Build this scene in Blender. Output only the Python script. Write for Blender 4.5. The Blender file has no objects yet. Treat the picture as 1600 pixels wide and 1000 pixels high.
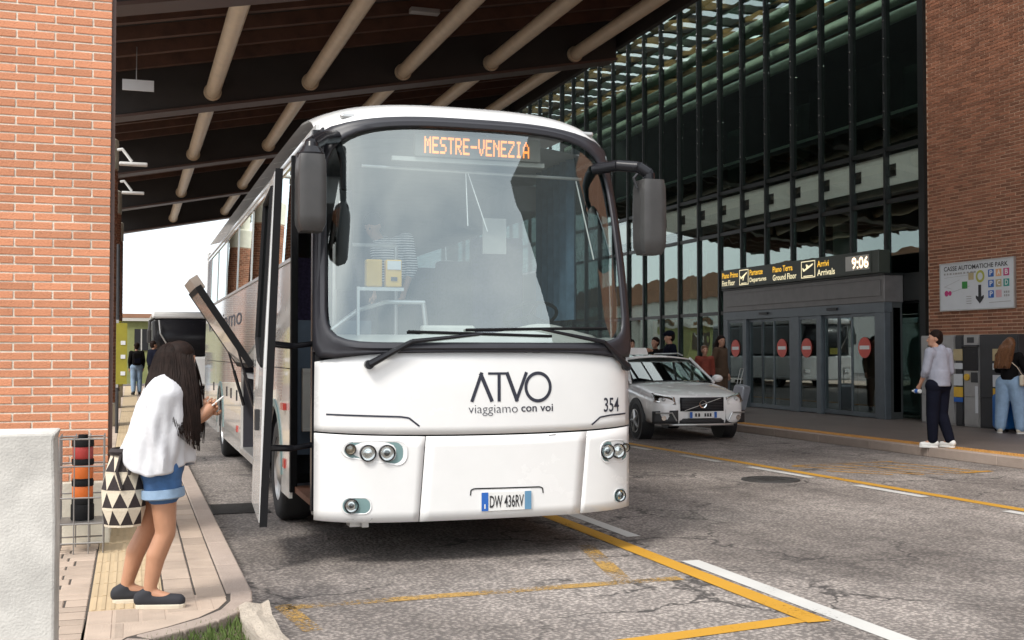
import bpy, bmesh, math, random
from mathutils import Vector, Matrix, Euler
R = math.radians
random.seed(7)
sc = bpy.context.scene
COL = sc.collection

# ------------------------------------------------------------------ camera
cd = bpy.data.cameras.new('camera'); cam = bpy.data.objects.new('camera', cd); COL.objects.link(cam)
cd.sensor_width = 36; cd.lens = 40.5; cd.clip_end = 3000; cd.clip_start = 0.05
cam.location = (0, 0, 1.62)
cam.rotation_euler = (R(90 + 1.591), 0, R(-18.285))
sc.camera = cam
# ------------------------------------------------------------------ world: bright overcast
w = bpy.data.worlds.new('World'); sc.world = w; w.use_nodes = True
nt = w.node_tree; N = nt.nodes; Lk = nt.links
bg = N['Background']
SUN_EL, SUN_AZ = 50, 232      # degrees; azimuth measured clockwise from +Y
sky = N.new('ShaderNodeTexSky'); sky.sky_type = 'NISHITA'; sky.sun_disc = False
sky.sun_elevation = R(SUN_EL); sky.sun_rotation = R(SUN_AZ); sky.dust_density = 3.0; sky.air_density = 1.0
tc = N.new('ShaderNodeTexCoord'); nz = N.new('ShaderNodeTexNoise'); nz.inputs['Scale'].default_value = 2.2
nz.inputs['Detail'].default_value = 5
ramp = N.new('ShaderNodeValToRGB')
ramp.color_ramp.elements[0].position = .36; ramp.color_ramp.elements[0].color = (5.0, 5.5, 6.0, 1)
ramp.color_ramp.elements[1].position = .68; ramp.color_ramp.elements[1].color = (9.6, 9.6, 9.5, 1)
mx = N.new('ShaderNodeMix'); mx.data_type = 'RGBA'; mx.inputs[0].default_value = .82
Lk.new(tc.outputs['Generated'], nz.inputs['Vector']); Lk.new(nz.outputs['Fac'], ramp.inputs[0])
Lk.new(sky.outputs[0], mx.inputs[6]); Lk.new(ramp.outputs[0], mx.inputs[7]); Lk.new(mx.outputs[2], bg.inputs['Color'])
bg.inputs['Strength'].default_value = 0.13
sl = bpy.data.lights.new('sun', 'SUN'); sun = bpy.data.objects.new('sun', sl); COL.objects.link(sun)
sl.energy = 1.5; sl.angle = R(14); sl.color = (1, .96, .9)
sd = Vector((math.sin(R(SUN_AZ)) * math.cos(R(SUN_EL)), math.cos(R(SUN_AZ)) * math.cos(R(SUN_EL)), math.sin(R(SUN_EL))))
sun.rotation_euler = sd.to_track_quat('Z', 'Y').to_euler()
sun.location = sd * 60
sc.view_settings.view_transform = 'Standard'; sc.view_settings.look = 'None'
sc.view_settings.exposure = 0.95; sc.view_settings.gamma = 1
sc.view_settings.use_curve_mapping = False
sc.cycles.max_bounces = 10; sc.cycles.transparent_max_bounces = 24; sc.cycles.caustics_reflective = False; sc.cycles.caustics_refractive = False

# ------------------------------------------------------------------ materials
def node_mat(name):
    m = bpy.data.materials.new(name); m.use_nodes = True
    t = m.node_tree; return m, t, t.nodes, t.links, t.nodes['Principled BSDF']
def mat(name, col, rough=.6, metal=0, var=.12, vs=4, bump=0, bs=60, spec=.5, rnd=0, coat=0, sheen=0, dirt=0, world=False):
    m, t, n, l, p = node_mat(name)
    c = (*col, 1)
    p.inputs['Roughness'].default_value = rough; p.inputs['Metallic'].default_value = metal
    p.inputs['Specular IOR Level'].default_value = spec
    if coat: p.inputs['Coat Weight'].default_value = coat; p.inputs['Coat Roughness'].default_value = .04
    if sheen: p.inputs['Sheen Weight'].default_value = sheen
    tcn = n.new('ShaderNodeTexCoord'); gpos = n.new('ShaderNodeNewGeometry') if world else None
    no = n.new('ShaderNodeTexNoise'); no.inputs['Scale'].default_value = vs; no.inputs['Detail'].default_value = 6; no.inputs['Roughness'].default_value = .6
    l.new(tcn.outputs['Object'], no.inputs['Vector'])
    src = no.outputs['Fac']
    if rnd:
        oi = n.new('ShaderNodeObjectInfo'); ge = n.new('ShaderNodeNewGeometry')
        ad = n.new('ShaderNodeMath'); ad.operation = 'ADD'; l.new(oi.outputs['Random'], ad.inputs[0]); l.new(ge.outputs['Random Per Island'], ad.inputs[1])
        fr = n.new('ShaderNodeMath'); fr.operation = 'FRACT'; l.new(ad.outputs[0], fr.inputs[0])
        mm = n.new('ShaderNodeMix'); mm.data_type = 'FLOAT'; mm.inputs[0].default_value = rnd
        l.new(no.outputs['Fac'], mm.inputs[2]); l.new(fr.outputs[0], mm.inputs[3]); src = mm.outputs[0]
    rp = n.new('ShaderNodeValToRGB')
    rp.color_ramp.elements[0].position = .25 if not rnd else .1; rp.color_ramp.elements[1].position = .75 if not rnd else .9
    rp.color_ramp.elements[0].color = (*[max(0, x * (1 - var)) for x in col], 1); rp.color_ramp.elements[1].color = (*[min(1, x * (1 + var)) for x in col], 1)
    l.new(src, rp.inputs[0]); out = rp.outputs[0]
    if dirt:
        d = n.new('ShaderNodeTexNoise'); d.inputs['Scale'].default_value = vs * .35 if not world else 1.6; d.inputs['Detail'].default_value = 8
        l.new(gpos.outputs['Position'] if world else tcn.outputs['Object'], d.inputs['Vector'])
        dr = n.new('ShaderNodeValToRGB'); dr.color_ramp.elements[0].position = .5; dr.color_ramp.elements[1].position = .72
        dr.color_ramp.elements[0].color = (0, 0, 0, 1); dr.color_ramp.elements[1].color = (dirt, dirt, dirt, 1)
        l.new(d.outputs['Fac'], dr.inputs[0])
        dm = n.new('ShaderNodeMix'); dm.data_type = 'RGBA'; l.new(dr.outputs[0], dm.inputs[0]); l.new(out, dm.inputs[6])
        dm.inputs[7].default_value = (*[x * .35 for x in col], 1); out = dm.outputs[2]
    l.new(out, p.inputs['Base Color'])
    rr = n.new('ShaderNodeMapRange'); rr.inputs['To Min'].default_value = max(.02, rough - .06); rr.inputs['To Max'].default_value = min(1, rough + .06)
    l.new(no.outputs['Fac'], rr.inputs['Value']); l.new(rr.outputs[0], p.inputs['Roughness'])
    if bump:
        b2 = n.new('ShaderNodeTexNoise'); b2.inputs['Scale'].default_value = bs; b2.inputs['Detail'].default_value = 4
        l.new(tcn.outputs['Object'], b2.inputs['Vector'])
        bp = n.new('ShaderNodeBump'); bp.inputs['Strength'].default_value = bump; bp.inputs['Distance'].default_value = .02
        l.new(b2.outputs['Fac'], bp.inputs['Height']); l.new(bp.outputs[0], p.inputs['Normal'])
    return m
def glass(name, tint=(.8, .85, .85), k=1.0, c=0.0, rough=0.0, wob=0):
    m, t, n, l, p = node_mat(name); n.remove(p)
    tr = n.new('ShaderNodeBsdfTransparent'); tr.inputs[0].default_value = (*tint, 1)
    gl = n.new('ShaderNodeBsdfGlossy'); gl.inputs['Roughness'].default_value = rough; gl.inputs['Color'].default_value = (.88, .97, .96, 1)
    lw = n.new('ShaderNodeLayerWeight'); lw.inputs[0].default_value = .5
    pw = n.new('ShaderNodeMath'); pw.operation = 'POWER'; pw.inputs[1].default_value = 5; l.new(lw.outputs['Facing'], pw.inputs[0])
    fr = n.new('ShaderNodeMath'); fr.operation = 'MULTIPLY_ADD'; fr.inputs[1].default_value = .96; fr.inputs[2].default_value = .04; l.new(pw.outputs[0], fr.inputs[0])
    ma = n.new('ShaderNodeMath'); ma.operation = 'MULTIPLY_ADD'; ma.inputs[1].default_value = k; ma.inputs[2].default_value = c; ma.use_clamp = True
    mxs = n.new('ShaderNodeMixShader'); l.new(fr.outputs[0], ma.inputs[0]); l.new(ma.outputs[0], mxs.inputs[0])
    l.new(tr.outputs[0], mxs.inputs[1]); l.new(gl.outputs[0], mxs.inputs[2])
    if wob:
        tcn = n.new('ShaderNodeTexCoord'); no = n.new('ShaderNodeTexNoise'); no.inputs['Scale'].default_value = 1.1; no.inputs['Detail'].default_value = 1
        l.new(tcn.outputs['Object'], no.inputs['Vector']); bp = n.new('ShaderNodeBump'); bp.inputs['Strength'].default_value = wob; bp.inputs['Distance'].default_value = .05
        l.new(no.outputs['Fac'], bp.inputs['Height']); l.new(bp.outputs[0], gl.inputs['Normal'])
    l.new(mxs.outputs[0], n['Material Output'].inputs[0]); return m
def emit(name, col, s):
    m, t, n, l, p = node_mat(name); p.inputs['Base Color'].default_value = (*[c * .5 for c in col], 1)
    p.inputs['Emission Color'].default_value = (*col, 1); p.inputs['Emission Strength'].default_value = s; return m

M = {}
M['bus_white'] = mat('bus_white', (.80, .80, .79), .26, var=.035, vs=2.5, coat=.7, dirt=.05)
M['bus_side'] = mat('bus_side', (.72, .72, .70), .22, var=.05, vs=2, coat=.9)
M['black_rubber'] = mat('black_rubber', (.012, .012, .013), .75, bump=.1, spec=.15)
M['black_gloss'] = mat('black_gloss', (.014, .014, .017), .25, var=.1, spec=.3)
M['frame_grey'] = mat('frame_grey', (.024, .024, .030), .42, var=.15)
M['mirror_plastic'] = mat('mirror_plastic', (.045, .043, .042), .42, var=.2, vs=8)
M['teal'] = mat('teal', (.17, .27, .27), .35, var=.15)
M['chrome'] = mat('chrome', (.75, .75, .74), .12, metal=1, var=.1)
M['alu'] = mat('alu', (.55, .55, .54), .35, metal=.8, var=.15)
M['lens_amber'] = mat('lens_amber', (.35, .27, .18), .15, var=.2)
M['navy_ink'] = mat('navy_ink', (.022, .024, .04), .5, var=.1)
M['interior_grey'] = mat('interior_grey', (.30, .31, .32), .7, var=.15)
M['interior_dark'] = mat('interior_dark', (.035, .035, .045), .7, var=.2)
M['interior_light'] = mat('interior_light', (.55, .54, .5), .6, var=.1)
M['seat_fabric'] = mat('seat_fabric', (.05, .035, .08), .9, var=.6, vs=40)
M['curtain'] = mat('curtain', (.07, .12, .17), .9, var=.3, vs=9)
M['yellow_box'] = mat('yellow_box', (.75, .45, .04), .45, var=.08)
M['step_blue'] = mat('step_blue', (.06, .085, .12), .5, var=.2)
M['wood_floor'] = mat('wood_floor', (.28, .13, .08), .6, var=.3, vs=30)
M['tyre'] = mat('tyre', (.02, .02, .021), .75, bump=.2, bs=90)
M['hatch_inner'] = mat('hatch_inner', (.34, .29, .25), .5, var=.15)
M['red_lens'] = mat('red_lens', (.4, .04, .03), .25)
M['plate_white'] = mat('plate_white', (.75, .75, .73), .4, var=.05)
M['plate_blue'] = mat('plate_blue', (.02, .12, .45), .4, var=.1)
M['plate_blue_pale'] = mat('plate_blue_pale', (.12, .27, .42), .4, var=.1)
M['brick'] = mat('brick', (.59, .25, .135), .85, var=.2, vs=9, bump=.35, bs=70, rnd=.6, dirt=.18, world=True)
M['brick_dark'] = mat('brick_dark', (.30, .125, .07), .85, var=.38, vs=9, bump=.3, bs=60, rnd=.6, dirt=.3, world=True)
M['mortar'] = mat('mortar', (.74, .67, .56), .9, var=.15, vs=20, bump=.4, bs=120, dirt=.3, world=True)
M['mortar_brown'] = mat('mortar_brown', (.62, .42, .30), .9, var=.2, vs=20)
M['plaster'] = mat('plaster', (.66, .62, .52), .85, var=.12, vs=5, bump=.15, bs=40, dirt=.35)
M['concrete'] = mat('concrete', (.60, .575, .53), .85, var=.28, vs=4, bump=.2, bs=90, dirt=.75)
M['stone_kerb'] = mat('stone_kerb', (.36, .29, .245), .85, var=.2, vs=8, bump=.4, bs=60, rnd=.3)
M['stone_block'] = mat('stone_block', (.45, .39, .32), .9, var=.2, vs=14, bump=.8, bs=60)
M['brown_metal'] = mat('brown_metal', (.075, .04, .03), .5, var=.2)
M['paver'] = mat('paver', (.43, .34, .27), .85, var=.26, vs=7, bump=.3, bs=80, rnd=.55, dirt=.4, world=True)
M['paver_joint'] = mat('paver_joint', (.06, .05, .042), .95, var=.3, vs=30)
M['tactile'] = mat('tactile', (.50, .385, .24), .8, var=.16, vs=5, bump=.2, bs=80, rnd=.4)
M['tactile_yellow'] = mat('tactile_yellow', (.50, .27, .075), .75, var=.25, vs=5, rnd=.4)
M['pavement_dark'] = mat('pavement_dark', (.135, .11, .095), .5, var=.3, vs=1.2, bump=.1, bs=60)
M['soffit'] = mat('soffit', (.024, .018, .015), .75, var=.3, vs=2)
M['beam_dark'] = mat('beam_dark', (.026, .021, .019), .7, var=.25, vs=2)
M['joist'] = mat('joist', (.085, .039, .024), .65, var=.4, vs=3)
M['tube_cream'] = mat('tube_cream', (.62, .50, .36), .42, var=.12, vs=3)
M['mullion'] = mat('mullion', (.008, .010, .010), .4, var=.2)
M['door_metal'] = mat('door_metal', (.12, .14, .155), .38, metal=.35, var=.15)
M['fascia'] = mat('fascia', (.17, .163, .16), .42, metal=.3, var=.15)
M['spandrel'] = mat('spandrel', (.74, .77, .74), .5, var=.06)
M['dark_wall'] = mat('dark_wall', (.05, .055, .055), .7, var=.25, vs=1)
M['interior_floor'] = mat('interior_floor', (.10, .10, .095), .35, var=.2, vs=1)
M['timber'] = mat('timber', (.36, .19, .07), .55, var=.25, vs=6)
M['tube_pale'] = mat('tube_pale', (.55, .60, .50), .4, var=.1)
M['orange_panel'] = mat('orange_panel', (.50, .13, .035), .5, var=.2, vs=2)
M['sign_dark'] = mat('sign_dark', (.045, .055, .045), .4, var=.15)
M['sign_yellow'] = emit('sign_yellow', (1, .55, .05), .55)
M['sign_white'] = emit('sign_white', (1, .88, .55), .5)
M['led_amber'] = emit('led_amber', (1, .27, .04), 1.15)
M['led_back'] = mat('led_back', (.16, .15, .13), .5)
M['clock_white'] = emit('clock_white', (1, .75, .5), 1.2)
M['no_entry_red'] = mat('no_entry_red', (.62, .10, .075), .5, var=.08)
M['white_paint'] = mat('white_paint', (.8, .8, .78), .5, var=.05)
M['board_white'] = mat('board_white', (.66, .68, .70), .35, var=.06, vs=2)
M['ink_black'] = mat('ink_black', (.02, .02, .022), .5)
M['machine_grey'] = mat('machine_grey', (.38, .37, .36), .4, metal=.3, var=.12)
M['machine_dark'] = mat('machine_dark', (.03, .03, .033), .4, var=.2)
M['manhole'] = mat('manhole', (.05, .047, .045), .7, metal=.3, bump=.4, bs=40)
M['skin'] = mat('skin', (.50, .27, .18), .5, var=.10, vs=10)
M['skin_tan'] = mat('skin_tan', (.46, .235, .14), .45, var=.10, vs=8)
M['hair_dark'] = mat('hair_dark', (.016, .009, .007), .62, var=.5, vs=30, spec=.12)
M['hair_brown'] = mat('hair_brown', (.13, .055, .022), .42, var=.5, vs=30)
M['denim'] = mat('denim', (.045, .115, .26), .85, var=.3, vs=9, bump=.5, bs=22)
M['denim_light'] = mat('denim_light', (.25, .36, .50), .85, var=.18, vs=8, bump=.5, bs=14)
M['shawl'] = mat('shawl', (.60, .60, .62), .9, var=.04, vs=6, bump=.3, bs=14)
M['hoodie_grey'] = mat('hoodie_grey', (.30, .31, .37), .9, var=.12, vs=8, bump=.6, bs=12)
M['navy_cloth'] = mat('navy_cloth', (.007, .008, .016), .9, var=.3, bump=.4, bs=14, spec=.1)
M['black_cloth'] = mat('black_cloth', (.008, .0075, .008), .9, var=.3, bump=.4, bs=14, spec=.1)
M['brown_cloth'] = mat('brown_cloth', (.10, .06, .035), .85, var=.3, bump=.4, bs=14)
M['red_cloth'] = mat('red_cloth', (.25, .05, .03), .85, var=.3, bump=.4, bs=14)
M['shoe_white'] = mat('shoe_white', (.72, .71, .68), .6, var=.06)
M['shoe_cream'] = mat('shoe_cream', (.62, .55, .44), .65, var=.08)
M['shoe_black'] = mat('shoe_black', (.02, .021, .027), .8, var=.2)
M['mask_blue'] = mat('mask_blue', (.16, .36, .66), .8, var=.08)
M['bag_cream'] = mat('bag_cream', (.62, .54, .42), .85, var=.08, bump=.3, bs=120)
M['bag_dark'] = mat('bag_dark', (.03, .022, .022), .85, var=.2, bump=.3, bs=120)
M['suit_blue'] = mat('suit_blue', (.02, .14, .42), .4, var=.1)
M['suit_silver'] = mat('suit_silver', (.58, .59, .64), .35, metal=.4, var=.1)
M['car_silver'] = mat('car_silver', (.85, .85, .84), .26, metal=0, var=.04, coat=1)
M['car_dark'] = mat('car_dark', (.028, .028, .03), .55, var=.15)
M['wire'] = mat('wire', (.30, .29, .28), .45, metal=.8, var=.2)
M['band_red'] = mat('band_red', (.33, .03, .025), .5, var=.2)
M['band_orange'] = mat('band_orange', (.62, .14, .02), .5, var=.15)
M['banner_yellow'] = mat('banner_yellow', (.27, .24, .02), .6, var=.15)
M['grass'] = mat('grass', (.10, .15, .035), .8, var=.5, vs=30)
M['soil'] = mat('soil', (.12, .10, .06), .95, var=.4, vs=20, bump=.6, bs=60)
M['far_wall'] = mat('far_wall', (.62, .60, .55), .8, var=.08, vs=.6)
M['far_roof'] = mat('far_roof', (.28, .14, .08), .8, var=.2, vs=.6)
M['far_green'] = mat('far_green', (.28, .30, .12), .8, var=.15)
def striped():
    m, t, n, l, p = node_mat('striped_cloth'); tcn = n.new('ShaderNodeTexCoord'); wv = n.new('ShaderNodeTexWave'); wv.bands_direction = 'Z'; wv.inputs['Scale'].default_value = 14; wv.inputs['Distortion'].default_value = 1.2
    l.new(tcn.outputs['Object'], wv.inputs['Vector']); r = n.new('ShaderNodeValToRGB'); r.color_ramp.elements[0].position = .45; r.color_ramp.elements[1].position = .55
    r.color_ramp.elements[0].color = (.05, .06, .1, 1); r.color_ramp.elements[1].color = (.7, .7, .7, 1); l.new(wv.outputs[0], r.inputs[0]); l.new(r.outputs[0], p.inputs['Base Color']); p.inputs['Roughness'].default_value = .9; return m
M['striped'] = striped()
M['g_screen'] = glass('g_screen', (.78, .85, .85), 1.7, .15)
M['g_side'] = glass('g_side', (.30, .30, .30), 1.5, .28)
M['g_door'] = glass('g_door', (.55, .62, .62), 1.6, .12)
M['g_facade'] = glass('g_facade', (.68, .80, .73), 1.7, .06, wob=.10)
M['g_spandrel'] = glass('g_spandrel', (.94, .97, .95), 1.2, .04)
M['g_car'] = glass('g_car', (.25, .28, .27), 1.6, .06)
M['g_lamp'] = glass('g_lamp', (.9, .92, .92), 1, .08)
M['mirror_face'] = mat('mirror_face', (.6, .62, .62), .03, metal=1, var=.02)

def asphalt():
    m, t, n, l, p = node_mat('asphalt')
    tcn = n.new('ShaderNodeTexCoord')
    def noise(s, d=6, r=.6, dist=0):
        x = n.new('ShaderNodeTexNoise'); x.inputs['Scale'].default_value = s; x.inputs['Detail'].default_value = d; x.inputs['Roughness'].default_value = r
        x.inputs['Distortion'].default_value = dist; l.new(tcn.outputs['Object'], x.inputs['Vector']); return x
    def rampn(src, p0, c0, p1, c1):
        r = n.new('ShaderNodeValToRGB'); r.color_ramp.elements[0].position = p0; r.color_ramp.elements[1].position = p1
        r.color_ramp.elements[0].color = (*c0, 1); r.color_ramp.elements[1].color = (*c1, 1); l.new(src, r.inputs[0]); return r.outputs[0]
    def mixc(fac, a, b, mode='MIX'):
        x = n.new('ShaderNodeMix'); x.data_type = 'RGBA'; x.blend_type = mode
        for i, s in ((0, fac), (6, a), (7, b)):
            if hasattr(s, 'links'): l.new(s, x.inputs[i])
            elif i == 0: x.inputs[0].default_value = s
            else: x.inputs[i].default_value = (*s, 1)
        return x.outputs[2]
    big = noise(.45, 5, .6, .4)
    base = rampn(big.outputs['Fac'], .33, (.23, .205, .188), .66, (.45, .41, .38))
    med = noise(3.2, 8, .7)
    base = mixc(.55, base, rampn(med.outputs['Fac'], .30, (.33, .33, .33), .70, (.72, .71, .70)), 'OVERLAY')
    vo = n.new('ShaderNodeTexVoronoi'); vo.inputs['Scale'].default_value = 34; l.new(tcn.outputs['Object'], vo.inputs['Vector'])
    base = mixc(.75, base, rampn(vo.outputs['Distance'], .12, (1.35, 1.33, 1.3), .62, (.36, .35, .35)), 'MULTIPLY')
    fine = noise(150, 3, .7)
    base = mixc(.6, base, rampn(fine.outputs['Fac'], .36, (.30, .30, .30), .62, (1.4, 1.4, 1.4)), 'MULTIPLY')
    # cracks: warped cell edges showing only in patches
    wv = n.new('ShaderNodeVectorMath'); wv.operation = 'ADD'; dn = noise(1.6, 5, .6)
    l.new(tcn.outputs['Object'], wv.inputs[0]); l.new(dn.outputs['Color'], wv.inputs[1])
    ve = n.new('ShaderNodeTexVoronoi'); ve.feature = 'DISTANCE_TO_EDGE'; ve.inputs['Scale'].default_value = .75; l.new(wv.outputs[0], ve.inputs['Vector'])
    cr = rampn(ve.outputs['Distance'], .006, (1, 1, 1), .022, (0, 0, 0))
    pm = noise(.35, 3); mask = rampn(pm.outputs['Fac'], .44, (0, 0, 0), .55, (.9, .9, .9))
    cm = mixc(1, cr, mask, 'MULTIPLY')
    base = mixc(cm, base, (.045, .04, .038))
    mpg = n.new('ShaderNodeMapping'); mpg.inputs['Scale'].default_value = (1.5, .10, 1); l.new(tcn.outputs['Object'], mpg.inputs['Vector'])
    tk = n.new('ShaderNodeTexNoise'); tk.inputs['Scale'].default_value = 1.0; tk.inputs['Detail'].default_value = 6; tk.inputs['Roughness'].default_value = .65; l.new(mpg.outputs[0], tk.inputs['Vector'])
    base = mixc(.8, base, rampn(tk.outputs['Fac'], .36, (.72, .71, .71), .64, (1.14, 1.13, 1.12)), 'MULTIPLY')
    # oil stains
    st = noise(.9, 4, .55, .8); base = mixc(rampn(st.outputs['Fac'], .62, (0, 0, 0), .76, (.45, .45, .45)), base, (.05, .046, .044))
    l.new(base, p.inputs['Base Color']); p.inputs['Roughness'].default_value = .82
    b1 = n.new('ShaderNodeBump'); b1.inputs['Strength'].default_value = .8; b1.inputs['Distance'].default_value = .012; b1.invert = True
    l.new(vo.outputs['Distance'], b1.inputs['Height'])
    b2 = n.new('ShaderNodeBump'); b2.inputs['Strength'].default_value = .5; b2.inputs['Distance'].default_value = .01
    l.new(fine.outputs['Fac'], b2.inputs['Height']); l.new(b1.outputs[0], b2.inputs['Normal']); l.new(b2.outputs[0], p.inputs['Normal'])
    return m
M['asphalt'] = asphalt()
def paint(name, col, wear=.5):
    m, t, n, l, p = node_mat(name)
    tcn = n.new('ShaderNodeTexCoord')
    a = n.new('ShaderNodeTexNoise'); a.inputs['Scale'].default_value = 38; a.inputs['Detail'].default_value = 6; a.inputs['Roughness'].default_value = .7
    b = n.new('ShaderNodeTexNoise'); b.inputs['Scale'].default_value = 1.7; b.inputs['Detail'].default_value = 5
    l.new(tcn.outputs['Object'], a.inputs['Vector']); l.new(tcn.outputs['Object'], b.inputs['Vector'])
    ad = n.new('ShaderNodeMath'); ad.operation = 'MULTIPLY_ADD'; ad.inputs[1].default_value = .55; l.new(a.outputs['Fac'], ad.inputs[0]); 
    mu = n.new('ShaderNodeMath'); mu.operation = 'MULTIPLY'; mu.inputs[1].default_value = .45; l.new(b.outputs['Fac'], mu.inputs[0]); l.new(mu.outputs[0], ad.inputs[2])
    r = n.new('ShaderNodeValToRGB'); r.color_ramp.elements[0].position = wear - .05; r.color_ramp.elements[1].position = wear + .06
    l.new(ad.outputs[0], r.inputs[0])
    cr = n.new('ShaderNodeValToRGB'); cr.color_ramp.elements[0].color = (*[c * .75 for c in col], 1); cr.color_ramp.elements[1].color = (*col, 1)
    l.new(b.outputs['Fac'], cr.inputs[0]); l.new(cr.outputs[0], p.inputs['Base Color']); p.inputs['Roughness'].default_value = .7
    tr = n.new('ShaderNodeBsdfTransparent'); ms = n.new('ShaderNodeMixShader'); l.new(r.outputs[0], ms.inputs[0]); l.new(tr.outputs[0], ms.inputs[1]); l.new(p.outputs[0], ms.inputs[2])
    l.new(ms.outputs[0], n['Material Output'].inputs[0]); return m
M['paint_yellow'] = paint('paint_yellow', (.58, .30, .025), .36)
M['paint_faded'] = paint('paint_faded', (.45, .27, .07), .515)
M['paint_white'] = paint('paint_white', (.62, .61, .58), .35)
M['paint_hatch'] = paint('paint_hatch', (.52, .27, .03), .47)
def brick_far():
    m, t, n, l, p = node_mat('brick_far'); tcn = n.new('ShaderNodeTexCoord'); mp = n.new('ShaderNodeMapping')
    mp.inputs['Rotation'].default_value = (R(90), 0, R(90)); b = n.new('ShaderNodeTexBrick')
    sx = n.new('ShaderNodeSeparateXYZ'); cx = n.new('ShaderNodeCombineXYZ'); l.new(tcn.outputs['Object'], sx.inputs[0])
    ad = n.new('ShaderNodeMath'); l.new(sx.outputs[0], ad.inputs[0]); l.new(sx.outputs[1], ad.inputs[1])
    l.new(ad.outputs[0], cx.inputs[0]); l.new(sx.outputs[2], cx.inputs[1]); l.new(cx.outputs[0], b.inputs['Vector'])
    b.inputs['Scale'].default_value = 1; b.inputs['Brick Width'].default_value = .27; b.inputs['Row Height'].default_value = .07; b.inputs['Mortar Size'].default_value = .008
    b.inputs['Color1'].default_value = (.30, .125, .07, 1); b.inputs['Color2'].default_value = (.24, .095, .055, 1); b.inputs['Mortar'].default_value = (.40, .26, .18, 1)
    l.new(b.outputs[0], p.inputs['Base Color']); p.inputs['Roughness'].default_value = .85; return m
M['brick_far'] = brick_far()

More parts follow.
